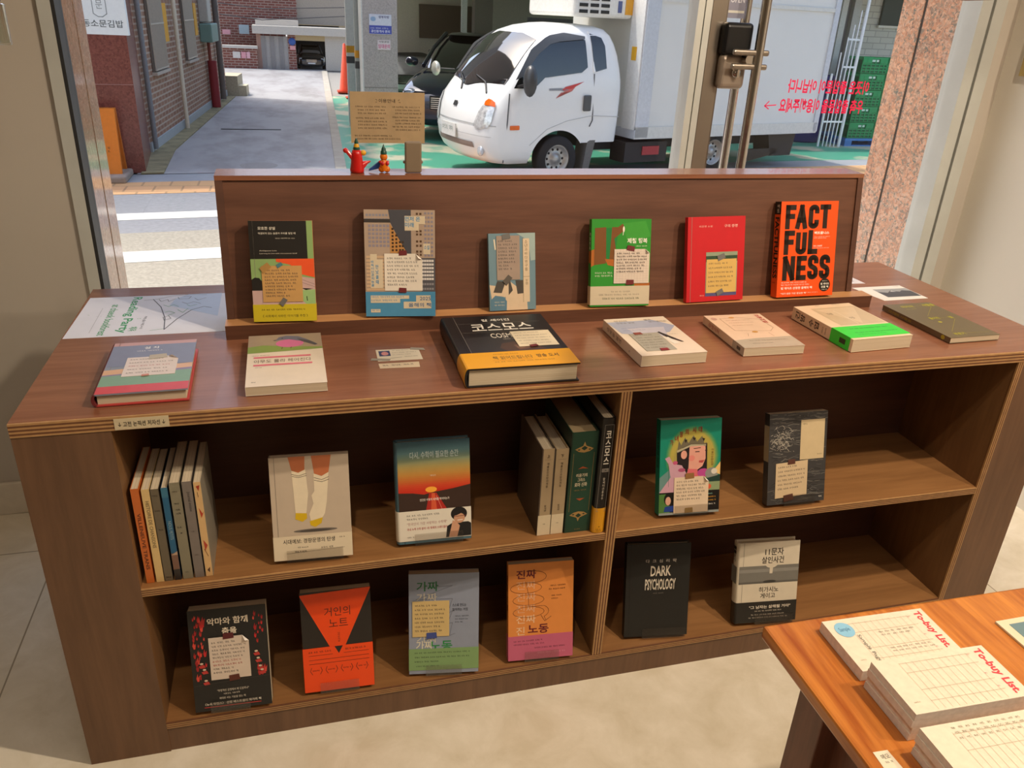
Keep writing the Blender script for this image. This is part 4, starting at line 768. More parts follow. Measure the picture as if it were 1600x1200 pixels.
MB().prism([(.565, .160, H+.0006), (.60, .1545, H+.0006), (.603, .163, H+.0006), (.568, .170, H+.0006)], (0, 0, .0003), TP).build('tape', o)
MB().prism([(.645, .203, H+.0006), (.674, .196, H+.0006), (.672, .207, H+.0006), (.648, .213, H+.0006)], (0, 0, .0003), TP).build('tape', o)
sheet('paper_strip', [(.5785, .122), (.652, .119), (.6535, .143), (.578, .1435)], H, 'd8c6ac', 'narrow handwritten strip below the taped portrait card', 'label', [('h', '3a342e', .08, .3, .95, .0065, .9, .0008)], ((.5785, .143), (.074, 0), (0, -.022)))
sheet('photo_print', [(1.8387, .341), (1.9696, .344), (1.967, .447), (1.82, .4438)], H, 'e4ddd2', 'white card with a grey mountain photo, right of the display board', 'photo',
 [('r', '4a4a4c', .22, .22, .98, .80), ('p', '9a9a98', [(.22, .22), (.98, .22), (.98, .42), (.80, .36), (.7, .46), (.55, .34), (.4, .5), (.22, .40)]), ('p', 'c8c6c2', [(.5, .42), (.56, .36), (.62, .46)]), ('h', '4a4a4c', .8, .05, .95, .003)], ((1.838, .447), (.131, 0), (0, -.105)))
sheet('photo_print', [(1.79, .48), (1.8825, .4737), (1.88, .53), (1.80, .55)], H, 'd8d2d2', 'pale print almost hidden behind the right end of the display board', 'photo', [('r', '8f8890', .3, .3, .8, .8)], ((1.79, .545), (.09, 0), (0, -.065)))
tg = MB(); tg.box(.1487, -.0009, .7130, .2293, -.0003, .7326, mat('cdbd9c', .6, var=.02)); Art(tg, (.1487, -.0009, .7326), (.0806, 0, 0), (0, 0, -.0196), (0, -1, 0)).draw([('t', '2c2620', '↓ 고전 논픽션 저자선 ↓', .07, .28, .93, .74, .012)])
tag(tg.build('shelf_label'), 'handwritten cream label stuck on the front edge of the bookcase top', 'label')

# ---- things on top of the board
ZT = 1.0362
HOTR = mat('c41c18', .12, var=.05, coat=.6); ORG = mat('d8700e', .12, var=.05, coat=.6); BLU = mat('2a4a8c', .15, coat=.5); YEL = mat('d8a024', .15, coat=.5); GRN = mat('1f4a3c', .15, coat=.5)
f = tag(empty('figurine', (.573, .415, ZT)), 'glossy red bird-like ceramic figurine with a striped pointed hat on the board top', 'figurine')
b_ = MB(); b_.lathe([(.001, 0), (.0135, .0005), (.0142, .006), (.012, .018), (.0115, .026), (.0105, .036), (.0085, .043), (.001, .047)], HOTR)
b_.tube([(-.006, 0, .026), (-.013, 0, .034), (-.0185, 0, .041), (-.022, 0, .043)], [.0055, .0045, .0042, .0046], HOTR); b_.ball((-.0215, 0, .0425), .0052, HOTR)
b_.tube([(.004, 0, .010), (.013, .001, .016), (.020, .002, .0195), (.027, .002, .0215)], [.010, .0068, .0035, .0012], HOTR)
b_.build('body', f)
MB().lathe([(.0068, 0), (.0072, .002), (.0055, .006)], GRN, (0, 0, .044)).lathe([(.0058, 0), (.005, .004), (.0035, .007)], YEL, (0, 0, .0495)).lathe([(.0042, 0), (.0036, .004), (.001, .010)], GRN, (0, 0, .056)).build('hat', f)
MB().ball((.0125, -.002, .0385), .0062, YEL, (1, .8, .9)).build('beak', f)
f = tag(empty('figurine', (.626, .415, ZT)), 'glossy orange ceramic figurine with a blue cape-like tail, right of the red one', 'figurine')
b_ = MB(); b_.ball((-.0045, 0, .0065), .0065, ORG).ball((.006, 0, .0065), .0065, ORG).lathe([(.008, .004), (.0085, .012), (.0075, .022), (.001, .030)], ORG).ball((0, 0, .0305), .0078, ORG); b_.build('body', f)
MB().ball((-.003, -.006, .0185), .0042, HOTR).ball((.006, -.006, .0185), .0042, HOTR).tube([(-.008, 0, .021), (-.004, -.006, .0185)], .003, HOTR).tube([(.008, 0, .021), (.006, -.006, .0185)], .003, HOTR).build('folded_arms', f)
MB().prism([(-.005, .002, .024), (-.010, .004, .020), (-.029, .004, .0055), (-.030, .004, .002), (-.005, .002, .008)], (0, .006, 0), BLU).build('tail', f, bevel=.001)
MB().lathe([(.0065, 0), (.006, .005), (.0045, .007), (.0045, .010), (.002, .014), (.0006, .019)], GRN, (0, 0, .036)).build('hat', f)
bk_ = MB(); bk_.box(.667, .405, ZT, .701, .413, ZT+.0615, mat('7a6a56', .5, var=.03)); o = tag(bk_.build('card_block', bevel=.004, seg=4), 'grey-brown rounded upright block standing right of the figurines', 'card holder')
cs = MB(); cs.box(.664, .409, ZT+.018, .704, .416, ZT+.024, mat('7a6a56', .5, var=.03)); cs.build('side_clip', o, bevel=.002)
sg = MB(); sg.box(.604, .9745, 1.009, .798, .9755, 1.137, mat('b49a74', .8, var=.06)); A = Art(sg, (.604, .9745, 1.137), (.194, 0, 0), (0, 0, -.128), (0, -1, 0), seed=50); A.k = 1e-4
INK = '3a2c22'
A.draw([('t', INK, '이용안내', .38, .13, .60, .205, .01), ('l', INK, [(.34, .14), (.36, .16)], .001), ('l', INK, [(.34, .2), (.355, .19)], .001), ('l', INK, [(.66, .14), (.64, .16)], .001), ('l', INK, [(.67, .2), (.65, .19)], .001)]
 +[('h', INK, .07 if i in (0, 3) else .10, .27+.065*i+(.03 if i > 2 else 0), .50, .0042) for i in range(7)]+[('h', INK, .56 if i in (0, 3, 6) else .60, .27+.062*i+(.015 if i > 2 else 0), .97, .0042) for i in range(8)]+[('h', INK, .05, .84, .60, .0042), ('h', INK, .08, .90, .70, .0042)])
tag(sg.build('notice_card'), 'kraft card with a long handwritten Korean notice, fixed to the window glass', 'sign')

# ---- small table at the lower right
TZ = .55
tb = tag(empty('table', (1.062, -.459, 0)), 'orange-brown wooden table at the lower right with memo pads on it', 'table')
tb.rotation_euler = (0, 0, -.015)
MB().box(0, -.85, TZ-.022, 1.15, 0, TZ, TEAK).build('tabletop', tb, bevel=.004)
for x, y in ((.066, -.03), (1.0, -.03), (.066, -.78), (1.0, -.78)):
    MB().box(x, y-.06, 0, x+.078, y, TZ-.022, TEAKL).build('leg', tb, bevel=.002)
MB().box(.144, -.055, TZ-.12, 1.0, -.035, TZ-.022, TEAKL).build('apron', tb)
MB().box(.10, -.78, TZ-.30, .12, -.09, TZ-.022, TEAKL).build('apron', tb)

RP = 'd8434a'
def pad_items(written=False, stars=False, tl=1):
    it = [('t', RP, 'To-buy List.', .865, .05, .955, .05+.88*tl, .035, 1)]
    it += [('l', 'c8b8a0', [(.20+.06*i, .10), (.20+.06*i, .97)], .0004) for i in range(11)]
    it += [('l', 'c0ae94', [(.20, y), (.84, y)], .0006) for y in (.12, .30, .62, .82)]
    it += [('h', 'd8848a', .80, .13, .83, .0022), ('h', 'd8848a', .80, .5, .83, .0022), ('h', 'd8848a', .80, .75, .83, .0022)]
    it += [('h', 'a8987c', .06, .80, .12, .002)]
    if written: it += [('e', '8cc0d8', .14, .22, .085, .15), ('t', '3a6a8c', 'Sample', .09, .17, .19, .27, .01)]+[('h', '7a7060', .42+.06*i, .34, .47+.06*i, .0026) for i in range(6)]+[('h', '7a7060', .42+.06*i, .40, .47+.06*i, .0026) for i in range(5)]+[('h', '7a7060', .40+.06*i, .66, .45+.06*i, .0026) for i in range(7)]+[('h', '7a7060', .40+.06*i, .72, .45+.06*i, .0026) for i in range(7)]+[('t', '6a6a60', 'Sample Page', .20, .35, .24, .88, 0, 1)]
    if stars: it += [('h', '8a8a70', .22+.06*i, y, .26+.06*i, .003) for i in range(10) for y in (.05, .10, .16)]
    return it
def pad(x, y, z, w_, d_, th, lab, n=1, **k):
    o = tag(empty('memo_pad', (x, y, z), (0, 0, -.03)), lab, 'memo pad', 'To-buy memo pads')
    for i in range(n):
        a = .0016*math.sin(i*2.1) if n > 1 else 0
        mm = MB(); mm.box(a, -d_, i*th/n+.0003, w_+a, 0, (i+1)*th/n, mat('e6d6bc', .7, var=.05, scale=120), {2: mat('efe6d8', .8, var=.08, scale=150), 4: mat('efe6d8', .8, var=.08, scale=150)})
        if i == n-1: Art(mm, (a, 0, th), (w_, 0, 0), (0, -d_, 0), (0, 0, 1), seed=60).draw(pad_items(**k))
        mm.build('pad_block', o)
    return o
pad(1.137, -.487, TZ+.0005, .165, .097, .017, 'single memo pad with a blue round sticker, at the back corner of the table', written=True, tl=.86)
pad(1.132, -.594, TZ+.0005, .170, .088, .044, 'stack of blank shrink-wrapped memo pads in the middle of the table', 4)
pad(1.121, -.6985, TZ+.0005, .170, .13, .042, 'stack of memo pads with a row of small symbols, nearest the front', 4, stars=True)
cd = tag(MB().box(0, -.13, 0, .17, 0, .003, mat('ded2b0', .6, var=.02)).build('picture_card', loc=(1.41, -.527, TZ+.0005)), 'card with blue, yellow and beige squares at the right edge of the table', 'card')
cq = MB()
for i in range(4):
    for j in range(3): cq.box(.015+.036*i, -.038-.036*j, .003, .045+.036*i, -.010-.036*j, .0034, mat(['6a8488', 'd8c47c', 'b0a078', 'e0d4a8'][(i*2+j*3) % 4], .6, var=.03))
cq.build('printed_squares', cd)
sheet('price_tag', [(1.074, -.716), (1.097, -.716), (1.096, -.688), (1.076, -.687)], TZ, 'e4d8bc', 'tiny handwritten paper tag at the bottom edge of the table', 'label', [('t', '5a5444', '메모', .3, .15, .8, .4, .01), ('h', '5a5444', .3, .5, .8, .003)], ((1.075, -.688), (.022, 0), (0, -.028)))
# ---- hanging glass vial, lamp, picture frame
v = tag(empty('glass_vial', (.050, .2, 1.262)), 'clear glass tube hanging from a metal ring at the top left corner', 'ornament')
MB().lathe([(.0005, 0), (.0085, .0008), (.009, .003), (.0085, .052), (.0095, .054), (.0078, .056), (.0075, .004), (.0005, .003)], glassy('vial_glass', (.93, .95, .92), 2.5)).build('tube', v)
MB().tube([(.0, 0, .054), (.006, 0, .066), (0, 0, .078), (-.006, 0, .066), (0, 0, .054)], .0018, DARKG).build('ring', v)
MB().tube([(0, 0, .076), (0, 0, 1.338)], .0006, DARKG, 6).build('cord', v)
p = tag(empty('pendant_lamp', (1.277, -.3, 1.379)), 'round brown pendant shade just cutting into the top edge of the view', 'lamp')
MB().lathe([(.001, .0), (.030, .002), (.048, .010), (.060, .022), (.064, .035), (.050, .060), (.012, .085), (.008, .10)], mat('8a5442', .4, var=.03), n=32).build('shade', p)
MB().tube([(0, 0, .10), (0, 0, 1.221)], .003, BLACKP, 8).build('cord', p)
pf = tag(MB().box(2.570, .55, 1.235, 2.585, .857, 1.60, mat('b49a5c', .35, .3)).build('framed_picture'), 'gold picture frame with a dark picture on the right wall', 'picture frame')
MB().box(2.567, .575, 1.262, 2.571, .835, 1.575, mat('4a2c20', .5, var=.4, scale=12)).build('picture', pf)
# track lamps under the ceiling
for i, (x, y) in enumerate(((1.75, -.80), (3.0-.5, -1.1), (.35, -1.2))):
    tl = tag(MB().lathe([(.001, .07), (.03, .07), (.034, .0), (.030, -.002), (.030, .05)], BLACKP, (0, 0, 0)).tube([(0, 0, .07), (0, 0, .085)], .006, BLACKP).build('track_lamp', loc=(x, y, 2.515)), ['black ceiling spot above the bookcase', 'black ceiling spot near the right wall', 'black ceiling spot at the left'][i], 'lamp')

# ================================================================ outside
GZ = -.65; SL = .105
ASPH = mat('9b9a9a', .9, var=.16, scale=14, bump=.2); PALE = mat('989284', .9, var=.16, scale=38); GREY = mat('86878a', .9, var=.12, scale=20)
def strip(name, ya, yb, m_, z=0, x0=-14, x1=26, th=.02):
    b_ = MB(); b_.prism([(x0, ya+SL*(x0+1), GZ+z-th), (x1, ya+SL*(x1+1), GZ+z-th), (x1, yb+SL*(x1+1), GZ+z-th), (x0, yb+SL*(x0+1), GZ+z-th)], (0, 0, th), m_)
    return S(name, b_)
S('near_ground', MB().box(-14, 1.2, GZ-.2, 26, 4.6, GZ-.021, PALE))
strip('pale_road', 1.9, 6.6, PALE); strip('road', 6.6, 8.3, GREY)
strip('lane_line', 5.62, 5.95, mat('cfcdc6', .8), .004); strip('lane_line', 7.1, 7.38, mat('cfcdc6', .8), .004)
tac = brick('tactile_paving', 'd2a274', 'caa070', 'a88660', .3, .3, 'xy'); strip('tactile_paving', 8.3, 8.95, tac, .004)
strip('sidewalk', 8.95, 9.45, mat('94989c', .9, var=.06, scale=4), .002)
# wet looking alley asphalt with streaks
m, t, b = nodes('alley_asphalt'); tc = t.nodes.new('ShaderNodeTexCoord'); mp = t.nodes.new('ShaderNodeMapping'); mp.inputs['Scale'].default_value = (1, .45, 1); t.links.new(tc.outputs['Object'], mp.inputs[0])
n1 = t.nodes.new('ShaderNodeTexNoise'); n1.inputs['Scale'].default_value = 1.6; n1.inputs['Detail'].default_value = 9; n1.inputs['Roughness'].default_value = .65; t.links.new(mp.outputs[0], n1.inputs['Vector'])
r = t.nodes.new('ShaderNodeValToRGB'); r.color_ramp.elements[0].position = .36; r.color_ramp.elements[1].position = .56; r.color_ramp.elements[0].color = lin('858383'); r.color_ramp.elements[1].color = lin('9c9c9d')
t.links.new(n1.outputs[0], r.inputs[0]); t.links.new(r.outputs[0], b.inputs['Base Color']); b.inputs['Roughness'].default_value = .7
ALLEY = m
S('alley_asphalt', MB().prism([(-1.35, 9.38, GZ-.02), (1.1, 9.65, GZ-.02), (1.75, 28, GZ-.02), (-1.6, 28, GZ-.02)], (0, 0, .022), ALLEY))
S('gutter_strip', MB().prism([(-1.30, 9.40, GZ), (-1.05, 9.45, GZ), (-1.10, 11.2, GZ), (-.62, 18.4, GZ), (-.80, 18.4, GZ), (-1.38, 10.9, GZ)], (0, 0, .02), mat('8a8262', .9, var=.3, scale=5)))
GRNF = MB
m, t, b = nodes('green_painted_floor'); tc = t.nodes.new('ShaderNodeTexCoord')
n1 = t.nodes.new('ShaderNodeTexNoise'); n1.inputs['Scale'].default_value = 1.3; n1.inputs['Detail'].default_value = 8; t.links.new(tc.outputs['Object'], n1.inputs['Vector'])
r = t.nodes.new('ShaderNodeValToRGB'); r.color_ramp.elements[0].position = .52; r.color_ramp.elements[1].position = .6; r.color_ramp.elements[0].color = lin('4c9c80'); r.color_ramp.elements[1].color = lin('b9b79c')
t.links.new(n1.outputs[0], r.inputs[0]); t.links.new(r.outputs[0], b.inputs['Base Color']); b.inputs['Roughness'].default_value = .45
S('green_parking_floor', MB().prism([(1.12, 9.67, GZ-.02), (24, 12.1, GZ-.02), (24, 19, GZ-.02), (1.5, 19, GZ-.02)], (0, 0, .022), m))
S('alley_kerb', MB().prism([(1.02, 9.66, GZ-.02), (1.16, 9.66, GZ-.02), (1.78, 26.5, GZ-.02), (1.62, 26.5, GZ-.02)], (0, 0, .04), mat('a8a296', .9, var=.1, scale=5)))
S('far_ground', MB().box(-30, 9.0, GZ-.3, 40, 60, GZ-.03, mat('8f8c86', .9)))
MH = tag(MB().lathe([(.001, .002), (.22, .002), (.24, 0)], mat('8a8886', .7, var=.1), (.05, 10.0, GZ+.004), n=28).build('manhole_cover'), 'round pale manhole cover in the alley asphalt', 'manhole cover')
dg_ = MB(); dg_.box(-.62, 13.3, GZ+.004, .34, 13.38, GZ+.010, DARKG)
tag(dg_.build('drain_grate'), 'thin dark drain grate across the alley', 'drain')

# red facade and brick house on the left of the alley
RGR = speckle('red_granite', ['6c3a34', '7c463e', '8a5148', '74403a'], 60, .25)
fc = MB(); fc.prism([(-5, 9.13, GZ), (-1.26, 9.52, GZ), (-1.38, 10.9, GZ), (-5, 10.9, GZ)], (0, 0, 5.2), RGR)
for z in (.36, 1.6): fc.prism([(-5, 9.125, z), (-1.262, 9.514, z), (-1.262, 9.52, z), (-5, 9.135, z)], (0, 0, .006), mat('a8807a', .6))
fo = fc.build('restaurant_facade'); tag(fo, 'polished red granite shop front across the street at the left', 'facade')
BRK = brick('brown_brick', 'a27a62', '8d6450', 'b9a796', .22, .075, 'xz')
WX, WY, WA = -1.38, 10.92, math.atan2(7.68, .58)
bh = tag(empty('brick_house', (WX, WY, 0), (0, 0, WA)), 'brown brick house wall running back along the left of the alley', 'house')
# local x along the alley, local -y faces the alley
MB().box(0, 0, GZ, 7.7, .35, 7.0, BRK).build('wall', bh)
MB().box(-.01, -.025, GZ, 7.6, 0, GZ+.14, mat('a8b0b4', .8, var=.06)).build('plinth', bh)
GRM = mat('c4bcb0', .5, .4); FRM = mat('b8aca0', .6)
for x0, x1 in ((.72, 1.60), (3.28, 4.15)):
    g = MB(); g.box(x0, -.03, .34, x1, -.005, 2.0, mat('6f655e', .7)); go = g.build('window', bh)
    gb = MB()
    for i in range(22): gb.box(x0+(x1-x0)*(i+.2)/22, -.06, .36, x0+(x1-x0)*(i+.5)/22, -.045, 2.0, GRM)
    for z in (.36, .95, 1.6): gb.box(x0, -.062, z, x1, -.043, z+.02, GRM)
    gb.build('grille', go); MB().box(x0-.03, -.07, .30, x1+.03, 0, .34, FRM).build('sill', go)
YT = mat('e0a018', .6)
for x, za, zb_ in ((1.66, .70, 1.22), (4.28, .70, 1.22)): MB().box(x-.02, -.05, za, x+.24, 0, zb_, YT).build('yellow_strip', bh)
MB().tube([(2.40, -.07, GZ+.02), (2.40, -.07, 2.5)], .035, mat('d8cdb8', .6), 10).build('drain_pipe', bh, label='cream drain pipe')
MB().tube([(.10, -.05, GZ+.05), (.12, -.05, 3)], .035, mat('7c7f84', .6), 10).build('drain_pipe', bh, label='grey drain pipe at the corner')
MB().tube([(6.6, -.08, GZ+.05), (6.6, -.08, 3)], .06, mat('6c6460', .6), 10).build('drain_pipe', bh, label='dark grey pipe')
mt = MB(); mt.box(4.95, -.22, .56, 5.75, 0, .88, mat('6f9088', .5, var=.05)); mt.box(5.05, -.17, .9, 5.45, 0, 1.5, mat('b8b4ac', .5)); mt.build('meter_box', bh, bevel=.02)
MB().tube([(5.35, -.08, .2), (5.35, -.08, .6)], .03, mat('8a3c34', .6), 8).build('conduit', bh)
MB().tube([(5.4, -.10, GZ+.02), (5.4, -.10, .22)], .085, mat('8c1c2c', .5), 12).build('pipe_guard', bh, label='dark red pipe guard')
st_ = MB(); st_.box(7.7, -.25, GZ, 8.6, .1, GZ+.42, mat('b0a890', .8, var=.15)); st_.box(7.75, -.42, GZ, 8.2, -.25, GZ+.22, mat('c2baa0', .8, var=.1)); st_.build('entrance_steps', bh)
# shop sign, board, stone step
sn = MB(); sn.box(-1.70, 8.98, .915, -1.15, 9.08, 1.65, mat('e6eef0', .4, var=.02)); A = Art(sn, (-1.70, 8.98, 1.65), (.55, 0, 0), (0, 0, -.735), (0, -1, 0))
A.k = .001; A.draw([('t', '5a6468', '동소문김밥', .20, .80, .93, .90, .012), ('l', '8a9498', [(.42, .30), (.42, .72), (.50, .76), (.58, .76), (.66, .72), (.66, .30)], .008), ('tv', '8a9498', '소문', .48, .40, .60, .68)])
tag(sn.build('shop_sign'), 'white projecting shop sign with Korean lettering on the red facade', 'sign')
ab = MB(); ab.prism([(-1.80, 9.00, GZ+.08), (-1.44, 9.02, GZ+.08), (-1.44, 9.12, .14), (-1.78, 9.10, .14)], (0, .05, 0), mat('e08024', .5, var=.05))
ab.prism([(-1.80, 9.34, GZ+.08), (-1.44, 9.34, GZ+.08), (-1.44, 9.19, .14), (-1.78, 9.18, .14)], (0, .04, 0), mat('c06c1c', .5))
A = Art(ab, (-1.79, 9.085, .14), (.35, .02, 0), (-.0, -.10, -.70), (0, -1, 0)); A.k = .012
A.draw([('r', '3a2414', .06, .04, .35, .07), ('h', '3a2414', .38, .58, .82, .03), ('h', '3a2414', .38, .63, .82, .03), ('h', '3a2414', .45, .70, .72, .03), ('r', '3a2414', .30, .93, .6, .96)])
tag(ab.build('standing_signboard'), 'orange plastic standing signboard before the red facade', 'signboard')
tag(MB().box(-1.85, 8.85, GZ, -1.38, 9.40, GZ+.08, mat('9a8c80', .8, var=.15, scale=9)).build('stone_step', bevel=.02), 'low stone step under the orange signboard', 'step')

# far end of the alley
BRF = brick('dark_brick', '8a5044', '75443a', 'a08c80', .22, .075, 'xz')
fh = tag(empty('far_house', (0, 27, GZ)), 'dark red brick house closing the far end of the alley', 'house')
MB().box(-3.2, 1.3, 0, .6, 5, 5.5, BRF).box(.6, 1.3, 1.3, 1.0, 5, 5.5, BRF).build('wall', fh)
MB().box(1.0, 1.4, 1.3, 4.2, 5, 5.5, mat('b0a494', .8, var=.1)).build('wall', fh, label='beige rendered wall')
for x in (-1.2, .2, 1.5):
    wo_ = MB().box(x, .93, 2.5, x+.55, 1.19, 3.1, mat('3c4448', .3)).build('window', fh)
MB().box(-.3, .3, 1.25, 1.0, 1.0, 1.42, mat('c8c0b4', .8)).build('balcony', fh)
gw = MB(); gw.box(-1.75, -.2, 0, -.30, 0, .58, BRF); gw.box(-1.8, -.24, .58, -.28, .03, .66, mat('c8c4ba', .8)); go = gw.build('low_wall', fh)
for x, w_, c in ((-1.03, .22, 'd8d4cc'), (-.78, .14, 'e0a0a8'), (-.62, .1, 'e0b0b8')): MB().box(x, -.215, .3, x+w_, -.2, .48, mat(c, .6)).build('notice', go)
MB().box(-.82, .70, .96, -.52, .99, 1.22, mat('9fb4bc', .5)).build('meter_box', fh)
MB().box(-1.33, .80, .93, -1.10, .99, 1.06, mat('d8a0a8', .6)).build('notice', fh)
gr = tag(empty('garage', (0, 26.9, GZ)), 'flat roofed garage with grey gate panels at the far end of the alley', 'garage')
MB().box(-.40, -.15, 1.02, 2.50, 1.1, 1.25, mat('c4beb2', .8, var=.05)).build('roof_slab', gr)
gp = MB()
for i in range(6): gp.box(-.17+.135*i, .02 if i % 2 else 0, 0, -.17+.135*(i+1), .06, .96, mat('a4a29e', .5, .2) if i % 2 else mat('8c8a88', .5, .2))
gp.build('gate_panel', gr)
MB().box(-.30, 0, 0, -.17, .1, 1.02, mat('9a7a6c', .8)).box(.64, 0, 0, .88, .1, 1.02, BRF).build('pier', gr)
MB().box(.88, 0, .86, 1.78, .1, 1.02, mat('b8a47c', .7)).build('lintel', gr)
MB().box(.70, 2.6, 0, 2.4, 2.7, 1.25, mat('2a2420', .8)).build('back_wall', gr)
MB().box(1.78, 0, 0, 2.5, .1, 1.02, mat('c2bcb0', .8, var=.08)).build('side_wall', gr)
MB().lathe([(.001, 0), (.11, 0), (.11, .012), (.001, .012)], mat('3c60a8', .5), (.77, -.02, .82), 'y').build('round_sign', gr)
MB().box(.70, -.015, .58, .86, 0, .70, mat('e0a0a0', .5)).build('notice', gr)

def ring_se(cx, cy, cz, a, b_, n=28, p=4., plane='xy'):
    out = []
    for k in range(n):
        th = 2*PI*k/n; c, s_ = math.cos(th), math.sin(th)
        u = a*math.copysign(abs(c)**(2/p), c); v = b_*math.copysign(abs(s_)**(2/p), s_)
        out.append((cx+u, cy+v, cz) if plane == 'xy' else (cx, cy+u, cz+v))
    return out
def wheel(parent, x, y, r, w_, side=1):
    t_ = MB(); t_.lathe([(r*.62, -w_/2), (r*.95, -w_/2), (r, -w_*.35), (r, w_*.35), (r*.95, w_/2), (r*.62, w_/2)], mat('242322', .8), (x, y, r), 'y', 36, False); to = t_.build('wheel', parent, label='black tyre')
    h_ = MB(); s_ = side
    h_.lathe([(.001, w_*.30*s_), (r*.18, w_*.32*s_), (r*.20, w_*.16*s_), (r*.52, w_*.10*s_), (r*.56, w_*.40*s_), (r*.63, w_*.46*s_), (r*.63, -w_*.3*s_), (.001, -w_*.3*s_)], mat('b4b2ac', .35, .5), (x, y, r), 'y', 32)
    for k in range(10):
        a = 2*PI*k/10; cx, cz = x+math.cos(a)*r*.40, r+math.sin(a)*r*.40
        h_.lathe([(.001, w_*.145*s_), (r*.055, w_*.145*s_), (r*.055, w_*.10*s_)], BLACKP, (cx, y, cz), 'y', 8)
    h_.build('rim', to)
# ---------------- dark sedan behind the truck
NAVY = mat('141d33', .12, .2, var=0, coat=1); TINT = mat('0c0f10', .05, var=0, coat=1); CLAMP = mat('c8ccd0', .08, .3, var=.2, scale=40)
def sedan(loc, rz, col, lab, sc=1.0):
    r_ = tag(empty('car', loc, (0, 0, rz)), lab, 'car')
    r_.scale = (sc, sc, sc)
    b_ = MB(); rings = []
    # stations along x (front at +x): x, half width, z bottom, z top
    for x, hw, zb_, zt in ((2.30, .60, .32, .58), (2.24, .76, .24, .68), (2.05, .86, .20, .78), (1.5, .91, .18, .90), (.95, .92, .18, .97), (.2, .92, .18, 1.0), (-1.2, .92, .18, 1.02), (-1.9, .90, .22, 1.04), (-2.2, .82, .28, 1.0), (-2.28, .65, .36, .90)):
        rings.append(ring_se(x, 0, (zb_+zt)/2, hw, (zt-zb_)/2, 32, 4.5, 'yz'))
    b_.loft(rings, col); b_.build('body', r_)
    g_ = MB(); rr = []
    for z, xf, xr, hw in ((.94, 1.05, -1.85, .80), (1.08, .80, -1.72, .78), (1.22, .50, -1.5, .72), (1.36, .12, -1.2, .64), (1.44, -.15, -.9, .55)):
        rr.append(ring_se((xf+xr)/2, 0, z, (xf-xr)/2, hw, 36, 6))
    g_.loft(rr, TINT); g_.build('windows', r_)
    t_ = MB(); t_.loft([ring_se(-.52, 0, 1.425, .66, .60, 36, 5), ring_se(-.53, 0, 1.455, .60, .54, 36, 5), ring_se(-.55, 0, 1.468, .4, .40, 36, 4)], col)
    for s_ in (-1, 1):
        t_.tube([(1.04, .74*s_, .98), (.52, .69*s_, 1.23), (-.05, .60*s_, 1.44)], .035, col, 8); t_.tube([(-.35, .80*s_, .98), (-.38, .66*s_, 1.40)], .03, col, 8)
        t_.tube([(1.0, .78*s_, .985), (-1.7, .79*s_, 1.0)], .012, CHROME, 6)
    t_.build('roof', r_)
    for s_ in (-1, 1):
        MB().ball((2.0, .66*s_, .66), .17, CLAMP, (1.25, 1.0, .45)).build('headlight', r_)
        MB().ball((2.14, .64*s_, .38), .07, CLAMP, (.6, 1, 1)).build('fog_light', r_)
        MB().ball((.75, 1.0*s_, 1.02), .11, col, (.7, 1, .7)).build('side_mirror', r_)
        wheel(r_, 1.4, .84*s_, .32, .2, s_); wheel(r_, -1.35, .84*s_, .32, .2, s_)
    gg = MB()
    for i in range(6): gg.box(2.25, -.34, .48+.028*i, 2.325, .34, .49+.028*i, CHROME)
    gg.box(2.2, -.36, .46, 2.315, .36, .65, BLACKP); gg.build('grille', r_)
    MB().box(2.315, -.24, .36, 2.335, .24, .45, mat('d8d8d4', .5)).build('number_plate', r_)
    return r_
sedan((3.98, 14.35, GZ), math.radians(-112), NAVY, 'dark navy sedan parked behind the white truck', 1.09)
sedan((3.1, 19.5, GZ), math.radians(-95), mat('8f9296', .25, .4, coat=.5), 'silver car barely visible behind the navy sedan', 1.0)
sedan((1.34, 28.15, GZ), math.radians(-90), mat('0b0b0c', .15, 0, coat=1), 'black car inside the far garage', .48)

# ---------------- white refrigerated truck
TW = mat('e8e9e6', .28, var=.01, coat=.3); TG = mat('1a1d1e', .06, var=0, coat=1); GRYP = mat('5a5c5e', .45)
tr = tag(empty('truck', (3.57, 9.60, GZ), (0, 0, PI+.25)), 'white refrigerated cab-over truck parked across the street', 'truck')
tr.scale = (.96, .96, .96)   # local +y is the side seen through the window
NR = 48
# z, x front centre, x rear, half width, front roundness power
LV = [(.26, .98, -.93, .78), (.34, 1.08, -.94, .83), (.46, 1.14, -.945, .855), (.62, 1.16, -.95, .865), (.76, 1.15, -.955, .87), (.90, 1.12, -.96, .87), (1.05, 1.05, -.965, .868), (1.18, .95, -.97, .86), (1.30, .85, -.97, .845), (1.45, .73, -.95, .82), (1.60, .60, -.92, .79), (1.74, .46, -.87, .755), (1.84, .32, -.82, .715), (1.91, .12, -.76, .64), (1.95, -.08, -.66, .50), (1.965, -.2, -.5, .3)]
def lev(z):
    for i in range(len(LV)-1):
        if LV[i][0] <= z <= LV[i+1][0]:
            f_ = (z-LV[i][0])/(LV[i+1][0]-LV[i][0]); return [a+(b2-a)*f_ for a, b2 in zip(LV[i], LV[i+1])]
    return LV[-1] if z > 1 else LV[0]
def cab_x(y, z):     # front skin
    _, xf, xr, hw = lev(z); q = min(1, abs(y)/hw); return xf-.17*q**2.2-.16*max(0, q-.82)**2*30*.2
